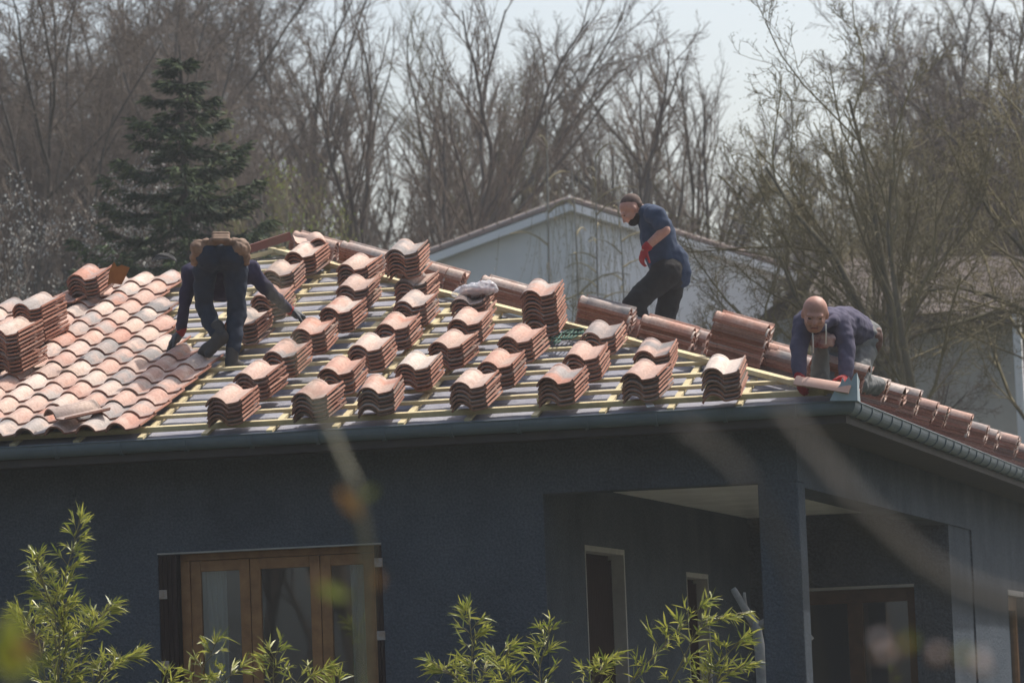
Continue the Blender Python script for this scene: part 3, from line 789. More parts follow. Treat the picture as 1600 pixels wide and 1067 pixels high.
blob([(pel+CFH*.05,.09,q(345,405,.3),.11),(q(345,405,.3),.11,chest,.13),(neck,.055,hd,.055),(shL,.06,chest,.09),(shR,.06,chest,.09),
      (shL,.045,elL,.036),(elL,.036,wrL,.027),(shR,.045,elR,.036),(elR,.036,wrR,.027),
      (hipL,.08,kneL,.05),(kneL,.05,ankL,.035),(hipR,.08,kneR,.05),(kneR,.05,ankR,.035)] + hp_, "body", M['skin'], p1, .014, 4, origin=loc)
blob([('e', g1(0,-.02,.03), (.084,.10,.095), B1)], "hair", M['hair'], p1, .012, 2, origin=loc)
blob([(q(345,392,.12),.112,q(345,397,.10),.145), ('e', q(327,401,.04), (.118,.15,.125), ID), ('e', q(363,401,.04), (.118,.15,.125), ID),
      (hipL-(hipR-hipL)*.02,.100,kneL,.080),(kneL,.080,q(331,508,.14),.068),(q(331,508,.14),.068,q(337,517,.11),.066),
      (hipR+(hipR-hipL)*.02,.104,kneR,.080),(kneR,.080,q(366,530,.07),.064),(q(366,530,.07),.064,q(364,546,.06),.062)],
     "trousers", M['navy'], p1, .014, 5, .014, .09, 1, loc)
blob([(q(345,404,.26),.15,chest,.175),('e', chest, (.22,.17,.15), ID),(shL,.078,elL,.058),(elL,.056,wrL+(elL-wrL)*.05,.042),
      (shR,.078,elR,.058),(elR,.056,wrR+(elR-wrR)*.05,.042),(shL,.10,chest,.12),(shR,.10,chest,.12)], "sweater", M['sweater'], p1, .014, 5, .012, .07, 4, loc)
blob([(ankL,.062,q(348,527,.04),.056),(q(346,530,.05),.056,toeL,.052),(toeL,.052,q(317,551,.15),.044),(ankL+Z*.05,.064,ankL,.062),(q(351,529,.03),.030,q(326,553,.08),.036)], "boot", M['boot'], p1, .01, 3, .004, .05, 2, loc)
blob([(ankR+Z*.03,.060,q(361,566,.02),.052),(q(361,566,.02),.050,toeR,.044),(toeR,.044,q(378,574,.17),.036),(q(359,573,.0),.04,q(376,577,.14),.034)], "boot", M['boot'], p1, .01, 3, .004, .05, 2, loc)
bl = blob([(q(319,389,.0),.05,q(330,379,-.03),.04),(q(330,379,-.03),.04,q(345,374,-.05),.038),(q(345,374,-.05),.038,q(359,379,-.03),.04),(q(359,379,-.03),.04,q(371,389,.0),.05),
      (q(319,389,.2),.05,q(319,389,.0),.05),(q(371,389,.2),.05,q(371,389,.0),.05)], "tool_belt", M['leather'], p1, .010, 3, .004, .05, 3, loc)
for xs_ in ((313, 389), (375, 389)):
    s_ = -1 if xs_[0] < 345 else 1
    blob([('e', q(xs_[0], xs_[1], .00), (.082,.10,.085), Matrix.Rotation(s_*.75, 3, 'Y')), (q(xs_[0]-s_*9, 380, -.03), .045, q(xs_[0]+s_*7, 402, .02), .055), (q(xs_[0]+s_*4, 396, .0), .055, q(xs_[0]+s_*8, 410, .05), .035)], "pouch", M['leather'], bl, .009, 3, .012, .05, 5, loc)
blob([(q(334,371,-.06),.022,q(356,371,-.06),.022),(q(334,375,-.09),.022,q(356,375,-.09),.022),(q(334,366,-.03),.022,q(356,366,-.03),.022)], "belt_buckle", M['leather'], bl, .008, 2, origin=loc)
for nm, wr, el, hx, sd in (("l", wrL, elL, pt(277, 536, wlh), 1), ("r", wrR, elR, pt(470, 497, wrh), -1)):
    dr = (hx-wr).normalized()
    blob([(wr-(hx-wr).normalized()*.03,.043,wr+(hx-wr).normalized()*.02,.040)], "glove_cuff", M['redglove'], p1, .008, 2, origin=loc)
    dn = (dr + (-CRH*.5 if sd > 0 else CRH*.4) - Z*.1).normalized()
    blob(hand_parts(wr+dr*.015, dn, -Z+dr*.2, 1.3, .45, sd), "glove", M['greyglove'], p1, .006, 2, origin=loc)

# --- man standing behind the hip, in profile
wm = 34.2
gp_ = on_right(1030, 575); 
foot_w = (Vector((-2.75, 3.35, 2.75*TP))-CAM_LOC).dot(CF); wm = foot_w
print("standing man w", wm, "foot at", to_px(Vector((-2.75, 3.35, 2.75*TP))))
q = lambda x, y, dw: pt(x, y, wm+dw)
loc = q(1030, 560, 0)
p2 = empty("person", "bearded man in blue t-shirt and red gloves standing behind the hip", "person", loc)
hc = q(986, 327, 0); fw = (-CRH*.80 - Z*.62 - CFH*.12); up = (-CRH*.55 + Z*.80)
hp_, g2, B2 = head_parts(hc, fw, up, 1.0)
nk = q(1008, 331, 0.02)
sN, eN, wN = q(1026, 337, -.19), q(1039, 360, -.26), q(1012, 385, -.24)
sF, eF, wF = q(1020,335,.20), q(1034,364,.26), q(1027,392,.22)
pv = q(1047, 420, 0)
hN, kN, aN = q(1043, 425, -.10), q(990, 474, -.13), q(1006, 540, -.12)
hF, kF, aF = q(1053, 428, .10), q(1043, 478, .12), q(1040, 550, .13)
blob(hp_ + [(nk+(hc-nk)*.1,.058,hc+(nk-hc)*.15,.056),(q(1014,334,0),.075,q(1026,372,0),.115),(q(1026,372,0),.115,pv,.12),
      (sN,.060,eN,.047),(eN,.047,wN,.034),(wN,.032,q(1006,393,-.24),.030),(sF,.058,eF,.046),(eF,.045,wF,.032),(sN,.06,q(1014,334,0),.075),(sF,.06,q(1014,334,0),.075),
      (hN,.08,kN,.05),(kN,.05,aN,.04),(hF,.08,kF,.05),(kF,.05,aF,.04)], "body", M['skin2'], p2, .010, 4, origin=loc)
blob([('e', g2(0,-.026,.034), (.0805,.094,.0885), B2), ('e', g2(0,-.055,.0), (.072,.055,.06), B2)], "hair", M['stubble'], p2, .008, 2, origin=loc)
blob([('e', g2(0,.038,-.085), (.061,.060,.049), B2), ('e', g2(.048,.018,-.075), (.018,.036,.042), B2), ('e', g2(-.048,.018,-.075), (.017,.036,.034), B2), ('e', g2(0,.085,-.062), (.03,.012,.007), B2)], "beard", M['beard'], p2, .007, 2, .004, .02, 3, loc)
for s in (-1, 1):
    blob([('e', g2(.031*s,.086,-.010), (.016,.010,.007), B2)], "eye", M['beard'], p2, .004, 1, origin=loc)
    blob([(g2(.014*s,.098,.006), .006, g2(.050*s,.083,.009), .004)], "eyebrow", M['beard'], p2, .004, 1, origin=loc)
blob([(q(1012,336,0),.095,q(1026,362,0),.152),(q(1026,362,0),.152,q(1034,394,0),.155),(q(1034,394,0),.155,q(1044,416,0),.155),(q(1048,405,.0),.145,q(1057,424,.0),.13),(q(1057,424,.02),.13,q(1066,436,.02),.07),
      (sN+(nk-sN)*.25,.085,sN,.082),(sN,.082,sN+(eN-sN)*.58,.076),(sF+(nk-sF)*.25,.085,sF,.08),(sF,.08,sF+(eF-sF)*.6,.072),(q(1010,331,.0),.066,q(1014,338,.0),.085)],
     "t_shirt", M['tee'], p2, .010, 4, .011, .10, 2, loc)
blob([(q(1042,410,0),.140,q(1047,424,0),.155),(hN,.128,kN,.092),(kN,.092,q(1002,507,-.12),.078),(q(1002,507,-.12),.078,aN,.072),
      (hF,.128,kF,.095),(kF,.095,q(1038,512,.13),.088),(q(1038,512,.13),.086,aF,.078)], "trousers", M['blacktrousers'], p2, .011, 4, .013, .09, 6, loc)
for a_, dx in ((aN, -.12), (aF, -.13)):
    blob([(a_, .055, a_-Z*.05, .05), (a_-Z*.07, .045, a_-Z*.085+CRH*dx, .038)], "boot", M['boot'], p2, .011, 2, origin=loc)
blob([(wN+(eN-wN)*.02,.042,wN+(wN-eN)*.10,.038)] + hand_parts(wN+(wN-eN)*.10, (-CRH*.42-Z*.9), (CRH*.8+CFH*.4-Z*.2), 1.0, .95, 1), "glove", M['redglove'], p2, .006, 2, origin=loc)
blob([(wF+(eF-wF)*.12,.041,wF+(wF-eF)*.03,.039)] + hand_parts(wF, -Z, CRH, 1.0, .7, 1), "glove", M['redglove'], p2, .006, 2, origin=loc)

# --- bald man on all fours at the corner, facing us
wb = 30.25
q = lambda x, y, dw: pt(x, y, wb+dw)
loc = q(1300, 600, .5)
p3 = empty("person", "bald man in violet grey hoodie kneeling with a tile at the gutter corner", "person", loc)
hc = q(1273.5, 489, -.02); fw = (-CFH*.90 - Z*.40 - CRH*.08); up = (Z*.90 - CFH*.40 + CRH*.06)
hp_, g3, B3 = head_parts(hc, fw, up, 1.12)
sL, eL, wL = q(1256, 503, .22), q(1248, 545, .12), q(1249, 585, .03)
sR, eR, wR = q(1313, 506, .22), q(1323, 545, .12), q(1321, 588, .03)
chs = q(1286, 512, .30); pv = q(1344, 528, .82)
hA, kA, aA = q(1322, 535, .80), q(1293, 602, .55), q(1330, 600, .95)
hB, kB, aB = q(1352, 536, .85), q(1340, 598, .55), q(1370, 602, .95)
blob(hp_ + [(q(1283,505,.22),.07,hc,.062),(chs,.10,pv,.09),(sL,.06,chs,.1),(sR,.06,chs,.1),(sL,.05,eL,.04),(eL,.04,wL,.03),(sR,.05,eR,.04),(eR,.04,wR,.03),
      (hA,.08,kA,.05),(kA,.05,aA,.04),(hB,.08,kB,.05),(kB,.05,aB,.04)], "body", M['skin'], p3, .010, 4, origin=loc)
face_details(p3, loc, g3, B3, 1.12, M['stubble'])
blob([(chs,.150,q(1318,508,.58),.150),(q(1318,508,.58),.150,q(1336,518,.76),.150),('e', chs, (.17,.16,.13), ID),(q(1262,500,.24),.085,q(1308,503,.24),.088),
      (sL,.080,eL,.066),(eL,.066,wL+(eL-wL)*.1,.052),(sR,.082,eR,.068),(eR,.068,wR+(eR-wR)*.05,.054),
      (q(1262,497,.12),.045,q(1282,512,.02),.034),(q(1282,512,.02),.034,q(1304,499,.12),.045)], "hoodie", M['hoodie'], p3, .010, 4, .012, .075, 3, loc)
blob([('e', q(1286,532,.14), (.105,.04,.06), ID)], "shirt_print", M['print'], p3, .01, 3, .02, .05, 2, loc)
blob([('e', g3(0,.032,-.052), (.077,.074,.070), B3), ('e', g3(0,.047,-.088), (.059,.048,.040), B3)], "stubble", mat('stubbled_skin', (.33,.185,.135), .7, var=(.26,.14,.10), scale=40), p3, .008, 3, origin=loc)
mb = MB()
for a, b in (((1269.5,519),(1270.5,551)), ((1290,506),(1290.5,537))): mb.tube([q(*a,-.045)-loc, q((a[0]+b[0])/2+.6,(a[1]+b[1])/2,-.03)-loc, q(*b,.01)-loc], .0065, 6)
mb.build("hood_cord", M['cord'], p3, smooth=True)
blob([(q(1312,530,.68),.135,q(1348,529,.84),.158),(hA,.115,kA,.092),(kA,.09,aA,.07),(hB,.12,q(1344,565,.70),.10),(q(1344,565,.70),.10,kB,.085),(kB,.08,aB,.07),(q(1282,545,.35),.06,q(1282,600,.45),.075)],
     "trousers", M['greytrousers'], p3, .011, 4, .014, .08, 8, loc)
blob([(q(1334,510,.62),.05,q(1366,522,.80),.05),('e', q(1367,533,.78), (.06,.07,.11), Matrix.Rotation(.25, 3, 'Y'))], "tool_belt", M['brownleather'], p3, .009, 3, .008, .05, 2, loc)
mb = MB(); mb.tube([q(1360,548,.86)-loc, q(1364,549,.86)-loc, q(1369,548.5,.86)-loc, q(1370,544,.86)-loc], .006, 6); mb.build("belt_hook", M['white'], p3, smooth=True)
for wr, el, hx, sd in ((wL, eL, q(1250, 606, -.04), 1), (wR, eR, q(1317, 603, -.04), -1)):
    dr = (hx-wr).normalized()
    blob([(wr-dr*.02,.044,wr+dr*.02,.041)] + hand_parts(wr+dr*.01, dr-CFH*.15, (CRH*.7*sd-Z*.2), 1.15, .8, sd), "glove", M['redglove'], p3, .006, 2, origin=loc)
for a_ in (aA, aB):
    blob([(a_,.055,a_+CFH*.16-Z*.03,.045)], "boot", M['boot'], p3, .011, 2, origin=loc)

# ------------------------------------------------------------------ neighbouring houses
h1 = empty("house", "pale grey rendered house with a wide plain gable behind the roof", "house", pt(890, 700, 70))
wg = 70.0
pk_, le, re_ = pt(888, 316, wg), pt(664, 400, wg), pt(1205, 414, wg+1.5)
ax = (re_-le); ax.z = 0; ax.normalize(); nb = Vector((-ax.y, ax.x, 0))
if nb.dot(CFH) < 0: nb = -nb
L0 = h1.location
def gp2(mb, name, m, par, **k):
    mb.v = [tuple(Vector(v)-L0) for v in mb.v]; return mb.build(name, m, par, **k)
zb = -3.5; dep = nb*9
A_, B_, C_, D_, E_ = Vector((le.x,le.y,zb)), Vector((re_.x,re_.y,zb)), re_, pk_, le
mb = MB(); vs = [A_, B_, C_, D_, E_] + [p+dep for p in (A_, B_, C_, D_, E_)]
mb.add(vs, [(0,1,2,3,4),(9,8,7,6,5),(0,5,6,1),(1,6,7,2),(4,9,5,0)]); gp2(mb, "wall", M['gable'], h1)
mb = MB()
for a, b in ((D_, E_), (D_, C_)):
    d = (b-a).normalized(); b2 = b+d*.5; o_ = -nb*.16; up_ = Vector((0,0,.05))
    vs = [a+o_, b2+o_, b2+o_+up_, a+o_+up_]; vs += [v+dep+nb*.2 for v in vs]
    mb.add(vs, [(0,1,2,3),(7,6,5,4),(3,2,6,7),(0,4,5,1),(1,5,6,2)])
gp2(mb, "roof", M['fartile'], h1)
mb = MB()
for a, b in ((D_, E_), (D_, C_)):
    d = (b-a).normalized(); b2 = b+d*.45; o_ = -nb*.13
    mb.bar(a+o_+Vector((0,0,-.10)), b2+o_+Vector((0,0,-.10)), .10, .13)
gp2(mb, "verge_board", M['gable'], h1)
mb = MB()
for a, b in ((D_, E_), (D_, C_)):
    d = (b-a); n_ = int(d.length/.26)
    for k in range(n_): 
        p = a+d*(k+.5)/n_-nb*.10+Vector((0,0,.06)); mb.tube([p-d.normalized()*.12, p+d.normalized()*.12], .04, 8)
gp2(mb, "verge_tiles", mat('verge_clay', (.40,.29,.24), .85, var=(.44,.38,.34), scale=3), h1)

h2 = empty("house", "grey house with old mottled tiled roof behind the big bare tree", "house", pt(1450, 800, 62))
L0 = h2.location.copy(); w_ = 62.0
e0, e1 = pt(1246, 489, w_), pt(1760, 498, w_+3); r0, r1 = pt(1292, 404, w_+4), pt(1760, 404, w_+7)
ax = (e1-e0); ax.z = 0; ax.normalize(); nb = Vector((-ax.y, ax.x, 0)); nb = nb if nb.dot(CFH) > 0 else -nb
mb = MB(); wa, wb_ = e0+ax*.4+nb*.5, e1+nb*.5
vs = [Vector((wa.x,wa.y,zb)), Vector((wb_.x,wb_.y,zb)), wb_, wa]; vs += [v+nb*8 for v in vs]
mb.add(vs, [(0,1,2,3),(7,6,5,4),(0,3,7,4),(1,5,6,2)]); gp2(mb, "wall", M['greywall'], h2)
# roof with courses of half-round tiles as relief
mb = MB(); NXr, NYr = 220, 26
for j in range(NYr+1):
    a, b = e0.lerp(r0, j/NYr), e1.lerp(r1, j/NYr)
    for i in range(NXr+1):
        p = a.lerp(b, i/NXr); mb.v.append(p + Vector((0,0,.045*(i % 2) + .03*(j % 2) + .02*noise.noise(p*3))))
mb.f = [(j*(NXr+1)+i, j*(NXr+1)+i+1, (j+1)*(NXr+1)+i+1, (j+1)*(NXr+1)+i) for j in range(NYr) for i in range(NXr)]; mb.m = [0]*len(mb.f)
o0 = len(mb.v); bk0, bk1 = r0+nb*4+Vector((0,0,-1.4)), r1+nb*4+Vector((0,0,-1.4))
mb.add([r0, r1, bk1, bk0], [(0,1,2,3)]); gp2(mb, "roof", mat('mossy_roof', (.155,.12,.10), .9, var=(.07,.06,.052), scale=4, detail=8), h2, smooth=False)
mb = MB(); mb.bar(e0+Vector((0,0,-.06)), e1+Vector((0,0,-.06)), .10, .10); gp2(mb, "gutter", M['soffit'], h2)
mb = MB(); a = pt(1588, 490, w_-.2); mb.bar(a, Vector((a.x, a.y, zb)), .12, .12, Vector((0,1,0))); gp2(mb, "downpipe", M['gable'], h2)

# ------------------------------------------------------------------ trees
def tubes(mb, lines, sides):
    for pts, r0, r1 in lines:
        n = len(pts); mb.tube(pts, [r0+(r1-r0)*i/(n-1) for i in range(n)], sides, cap=False)
class Tree:
    def __init__(s, seed): s.r = random.Random(seed); s.big = []; s.small = []; s.tips = []
    def rv(s, a): return Vector((s.r.uniform(-a,a), s.r.uniform(-a,a), s.r.uniform(-a,a)))
    def grow(s, p, d, L, r, lev, P):
        n = 6 if lev < 2 else (4 if lev < 4 else 3); pts = [p]; q = p.copy(); d = d.normalized()
        for k in range(n):
            d = (d + s.rv(P['wob']) + Z*P['up'][min(lev, len(P['up'])-1)]).normalized()
            q = q + d*(L/n); pts.append(q.copy())
        re = r*(.16 if lev == 0 else .3 if lev == 1 else .5)
        (s.big if lev <= 1 else s.small).append((pts, r, max(re, P['rmin']*.7)))
        if lev >= P['lev']: s.tips.append((pts[-1], d.copy())); return
        nc = P['n'][lev]; nc = nc + s.r.randint(-1, 1) if nc > 3 else nc
        t0 = P['t0'][min(lev, len(P['t0'])-1)]
        for k in range(nc):
            t = t0 + (1-t0)*(k+s.r.random()*.8)/nc; t = min(t, .999); i = int(t*n); f = t*n-i
            b = pts[i].lerp(pts[i+1], f); dl = (pts[i+1]-pts[i]).normalized()
            a = P['ang'][min(lev, len(P['ang'])-1)]*s.r.uniform(.7, 1.3)
            perp = dl.orthogonal().normalized(); perp.rotate(Matrix.Rotation(s.r.uniform(0, 2*PI), 3, dl))
            nd = dl*math.cos(a) + perp*math.sin(a)
            s.grow(b, nd, L*P['len'][min(lev, len(P['len'])-1)]*s.r.uniform(.7, 1.15)*(1-.35*t), max(r*(1-.5*t)*P['rr'], P['rmin']), lev+1, P)
    def meshes(s, P):
        mb = MB(); tubes(mb, s.big, 7); a = mb
        mb = MB(); tubes(mb, s.small, 3)
        return a, mb
def make_tree(seed, P, H, stems=1, lean=.12):
    T = Tree(seed)
    for k in range(stems):
        a = 2*PI*k/stems + T.r.random(); l = lean if stems > 1 else .03
        T.grow(Vector((.25*math.cos(a)*(stems>1), .25*math.sin(a)*(stems>1), 0)), Vector((l*math.cos(a), l*math.sin(a), 1)), H*T.r.uniform(.85, 1), P['r0'], 0, P)
    return T
def mesh_of(mb, name, m, smooth=True):
    o = mb.build(name, m, smooth=smooth); me = o.data; bpy.data.objects.remove(o); return me
def leaf_quads(mb, tips, r, n, spread, L, Wd, mi=0, down=0.0):
    for p, d in tips:
        for k in range(n):
            c = p + Vector((r.gauss(0,spread), r.gauss(0,spread), r.gauss(0,spread)))
            a = Vector((r.uniform(-1,1), r.uniform(-1,1), r.uniform(-1,1)-down)).normalized()*L*r.uniform(.6,1.3)
            b = a.cross(Vector((r.uniform(-1,1), r.uniform(-1,1), r.uniform(-1,1)))).normalized()*Wd
            mb.add([c-a*.5, c+b*.5, c+a*.5, c-b*.5], [(0,1,2,3)], mi)
PV = dict(wob=.22, up=(.05,.10,.09,.05,.03), lev=4, n=(14,8,7,5), t0=(.25,.15,.15,.1), ang=(.48,.50,.60,.70), len=(.50,.50,.50,.50), rr=.54, rmin=.0046, r0=.19)
PD = dict(wob=.22, up=(.05,.07,.05,.03,.02), lev=4, n=(17,9,8,6), t0=(.15,.12,.12,.1), ang=(.62,.62,.70,.80), len=(.50,.50,.50,.52), rr=.50, rmin=.0058, r0=.13)
PB = dict(wob=.30, up=(.02,.06,.07,.05,.03), lev=5, n=(11,8,6,5,4), t0=(.42,.2,.15,.1,.1), ang=(.60,.50,.58,.65,.75), len=(1.0,.55,.52,.50,.5), rr=.48, rmin=.0038, r0=.17)
KIND = {}
def kind(name, seed, P, H, stems, lean, bark, twig):
    T = make_tree(seed, P, H, stems, lean); a, b = T.meshes(P)
    top = max(p[2] for p in b.v); rr_ = random.Random(seed); leaf_quads(b, T.tips, rr_, 0 if name.startswith('v') else 2, .06, .04, .008)
    KIND[name] = (mesh_of(a, "trunk", M[bark]), mesh_of(b, "crown", M[twig]), top, T)
    print("TREE", name, len(b.f), round(top, 2))
kind('vase', 11, PV, 14, 1, 0, 'bark', 'twig')
kind('vase2', 12, PV, 13, 3, .16, 'bark', 'twig')
kind('dense', 13, PD, 13, 1, 0, 'bark', 'twig')
kind('dense2', 14, PD, 12, 3, .22, 'bark', 'twig')
kind('big', 15, PB, 5.6, 1, 0, 'bark_olive', 'twig_olive')
kind('olive', 16, PV, 13, 2, .14, 'bark_olive', 'twig_olive')
def put_tree(k, px, w, top_py, label, rot=0, name="bare_tree", wide=1.0, group=None):
    tr, cr, top, _ = KIND[k]
    b = pt(px, 900, w); g0 = gz(b.x, b.y) if abs(b.x) < 400 else -3
    g0 = -3.0
    s = (pt(px, top_py, w).z - g0)/top
    e = empty(name, label, "tree", (b.x, b.y, g0), group)
    e.rotation_euler.z = rot; e.scale = (s*wide, s*wide, s)
    for nm, me in (("trunk", tr), ("crown", cr)):
        o = bpy.data.objects.new(nm, me); COL.objects.link(o); o.parent = e
    return e
TG_ = "bare trees behind the houses"
for a in [
 ('vase2', 560, 78, -95, "bare tree with three stems above the roof's peak", .3),
 ('vase', 628, 90, -60, "slim bare tree just right of the roof's peak", 1.2),
 ('vase', 705, 82, -70, "bare tree whose dark trunk stands by the gable's left end", 2.1),
 ('vase', 775, 95, -40, "bare tree behind the left slope of the pale gable", 4.0),
 ('olive', 905, 88, -30, "tall olive tinted bare tree rising behind the gable's peak", .5),
 ('vase2', 935, 84, -15, "three stemmed bare tree behind the gable's peak", 2.0),
 ('vase', 1075, 90, 45, "rounded bare tree above the gable's right slope", 5.5),
 ('vase2', 1165, 95, 150, "shorter bare tree beside the open sky", 0.7),
 ('vase', 870, 93, 20, "slim bare tree just left of the gable's peak", 3.0),
 ('vase', 960, 96, 40, "bare tree rising behind the bearded man's head", 3.3),
 ('olive', 1050, 86, 60, "olive bare tree behind the right half of the gable", 5.1),
 ('vase2', 1130, 92, 160, "lower bare tree where the gable's right slope ends", 2.7),
 ('dense', 1225, 84, 240, "low twiggy tree in the gap under the open sky", 1.9),
 ('dense', 30, 70, -230, "thick brown twiggy tree at the photo's left edge", 0.4),
 ('dense2', 150, 82, -190, "dense brown tree between left edge and the fir", 1.3),
 ('dense', 235, 94, -170, "dense brown tree right behind the fir's left side", 2.4),
 ('dense2', 330, 88, -150, "dense brown tree directly behind the fir's tip", 3.6),
 ('dense', 425, 80, -110, "twiggy tree rising just right of the fir", 4.4),
 ('dense2', 80, 98, -200, "distant brown tree above the white blossom", 5.0),
 ('vase2', 480, 97, -90, "distant bare tree between the fir and the peak trees", 5.6),
 ('dense2', -60, 78, -220, "leaning brown tree cut by the photo's left edge", 2.0),
 ('big', 1592, 57, -60, "second olive spreading tree at the photo's right edge", 3.9),
 ('dense2', 1338, 57, 385, "low twiggy bush behind the kneeling man", 2.2),
 ('olive', 1410, 66, 120, "slim olive tree before the mottled tiled roof", 4.1),
 ('big', 1478, 52, -120, "big olive bare tree spreading over the mottled tiled roof", 0.6),
 ('olive', 1370, 80, 40, "brown bare tree behind the big tree's left limbs", 2.9),
 ('dense2', 1560, 74, -190, "dense brown tree at the photo's upper right corner", 0.9),
 ('olive', 1470, 90, -120, "distant bare tree showing above the big spreading tree", 1.7),
 ('dense', 1650, 84, -160, "dense bare tree cut by the photo's right edge", 4.9),
 ('dense2', 1310, 92, 190, "small distant tree above the kneeling man", 0.2),
]: put_tree(*a[:5], a[5], group=TG_, wide={1050:.8,1130:.7,1225:.6,1310:.7,1370:.7}.get(a[1], 1.0))

# fir
r = random.Random(5); mbt, mbn = MB(), MB()
FH = 10.6
mbt.tube([(0,0,0),(.03,0,FH*.5),(0,.02,FH)], [.16,.09,.01], 7)
for k in range(150):
    ring = k//5; z = FH*(.08+.91*(ring/29.5)**.95) + r.uniform(-.10,.10); t = 1-z/FH; L = (.06+4.7*t**1.12)*r.uniform(.72, 1.12); a = k*PI/2.5+ring*.7+r.uniform(-.3,.3)
    out = Vector((math.cos(a), math.sin(a), 0)); sid = out.cross(Z); pts = []
    for i in range(7):
        u = i/6; pts.append(Vector((0,0,z)) + out*(L*u) + sid*(.06*L*math.sin(u*3+k)) + Z*(L*(-.30*u+.52*u*u*u)))
    mbt.tube(pts, [.022,.02,.016,.013,.010,.007,.004], 4)
    for i in range(int(20+L*60)):
        u = r.random()**.75; j = min(5, int(u*6)); p = pts[j].lerp(pts[j+1], u*6-j)
        sd = sid*r.choice((-1,1))*r.uniform(.3,1) + out*r.uniform(.3,.9) - Z*r.uniform(.0,.45)
        sl = min(.10+L*.25, .14+.36*(1-u))*r.uniform(.6,1.2); e_ = p+sd.normalized()*sl
        for m in range(7):
            o_ = (e_-p)*r.uniform(0,.85); n_ = (sd.normalized()*.8+Vector((r.uniform(-1,1), r.uniform(-1,1), r.uniform(-1,.6)))*.6).normalized()*r.uniform(.07,.13)
            w = n_.cross(Vector((r.uniform(-1,1), r.uniform(-1,1), r.uniform(-1,1)))).normalized()*.011
            mbn.add([p+o_, p+o_+n_*.5+w, p+o_+n_, p+o_+n_*.5-w], [(0,1,2,3)], 1 if (u > .72 and r.random() < .5) else 0)
b = pt(306, 900, 54); s = (pt(306, 58, 54).z+3)/FH
fir = empty("fir_tree", "dark green fir standing behind the bending man", "tree", (b.x, b.y, -3)); fir.scale = (s*1.38, s*1.38, s)
mbt.build("trunk", M['bark'], fir); mbn.build("crown", [M['needles'], M['needle_tip']], fir)

# blossoming tree at the left
PS = dict(wob=.22, up=(.04,.05,.04,.03), lev=4, n=(9,7,6,4), t0=(.2,.15,.1,.1), ang=(.6,.6,.65,.7), len=(.5,.5,.5,.5), rr=.55, rmin=.006, r0=.10)
T = make_tree(21, PS, 6.0, 3, .12); a, b_ = T.meshes(PS)
fl = MB(); r = random.Random(3)
for p, d in T.tips:
    if r.random() < .36 and p.z > 0: leaf_quads(fl, [(p, d)], r, 9, .07, .040, .034)
b = pt(15, 900, 58); top = max(p[2] for p in b_.v); s = (pt(15, 225, 58).z+3)/top
bt = empty("blossoming_tree", "white blossoming tree at the left behind the laid tiles", "tree", (b.x, b.y, -3)); bt.scale = (s*.7,s*.7,s)
a.build("trunk", M['bark'], bt); b_.build("crown", M['twig'], bt); fl.build("blossom", M['blossom'], bt)

# weeping birch before the gable
def weeping(seed, H, n):
    r = random.Random(seed); t, c, k_ = MB(), MB(), MB()
    for dx in (0, .32):
        p = [Vector((dx+ .05*math.sin(i*.8+dx*5), .04*math.cos(i), H*(1-.1*(dx>0))*i/9)) for i in range(10)]
        t.tube(p, [.048*(1-i/10.5) for i in range(10)], 7)
        for j in range(n):
            u = .38+.60*j/n; i = int(u*9); b = p[i].lerp(p[i+1], u*9-i); a = r.uniform(0, 2*PI); L = (.5+1.0*(1-u))*r.uniform(.6,1.3)
            out = Vector((math.cos(a), math.sin(a), 0)); pts = [b+out*L*v+Z*(L*(.75*v-.55*v*v)) for v in np.linspace(0,1,5)]
            c.tube(pts, [.016,.013,.010,.008,.006], 4)
            for m in range(5):
                q_ = pts[1+m % 4]+out*r.uniform(-.05,.1)+Vector((r.gauss(0,.12), r.gauss(0,.12), 0)); l = r.uniform(.5,1.6)*(1.2-u*.4)
                hp2 = [q_ + Vector((.10*math.sin(v*2+m)*v+out.x*.12*v, .10*math.cos(v*2+j)*v+out.y*.12*v, -l*v)) for v in np.linspace(0,1,5)]
                c.tube(hp2, [.0035,.0032,.003,.0028,.0025], 3)
                leaf_quads(k_, [(hp2[x_], Z) for x_ in (1,2,3,4)], r, 2, .05, .06, .010, 0, 1.2)
    return t, c, k_
t_, c_, k_ = weeping(8, 9.5, 26)
b = pt(955, 900, 58); s = (pt(950, 195, 58).z+3)/9.5
wb2 = empty("weeping_birch", "thin twin stemmed birch with hanging yellowish twigs before the pale gable", "tree", (b.x, b.y, -3)); wb2.scale = (s,s,s)
t_.build("trunk", M['birch'], wb2); c_.build("crown", M['catkin'], wb2); k_.build("catkins", M['catkin'], wb2)
t2, c2, k2 = weeping(9, 8.0, 12)
b = pt(880, 900, 64); s = (pt(880, 150, 64).z+3)/8.0
wb3 = empty("weeping_birch", "small birch with hanging twigs before the gable's peak", "tree", (b.x, b.y, -3)); wb3.scale = (s*.9,s*.9,s)
t2.build("trunk", M['birch'], wb3); c2.build("crown", M['catkin'], wb3); k2.build("catkins", M['catkin'], wb3)

# small tree coming into leaf
T = make_tree(31, PV, 10, 1, .05); a, b_ = T.meshes(PV); lf = MB(); r = random.Random(6)
leaf_quads(lf, [t for t in T.tips if r.random() < .42], r, 2, .10, .07, .04)
b = pt(575, 900, 68); top = max(p[2] for p in b_.v); s = (pt(575, 120, 68).z+3)/top
st = empty("budding_tree", "slender tree with first yellow green leaves behind the roof's peak", "tree", (b.x, b.y, -3)); st.scale = (s*.62, s*.62, s)
a.build("trunk", M['bark_olive'], st); b_.build("crown", M['twig_olive'], st); lf.build("leaves", M['bud'], st)

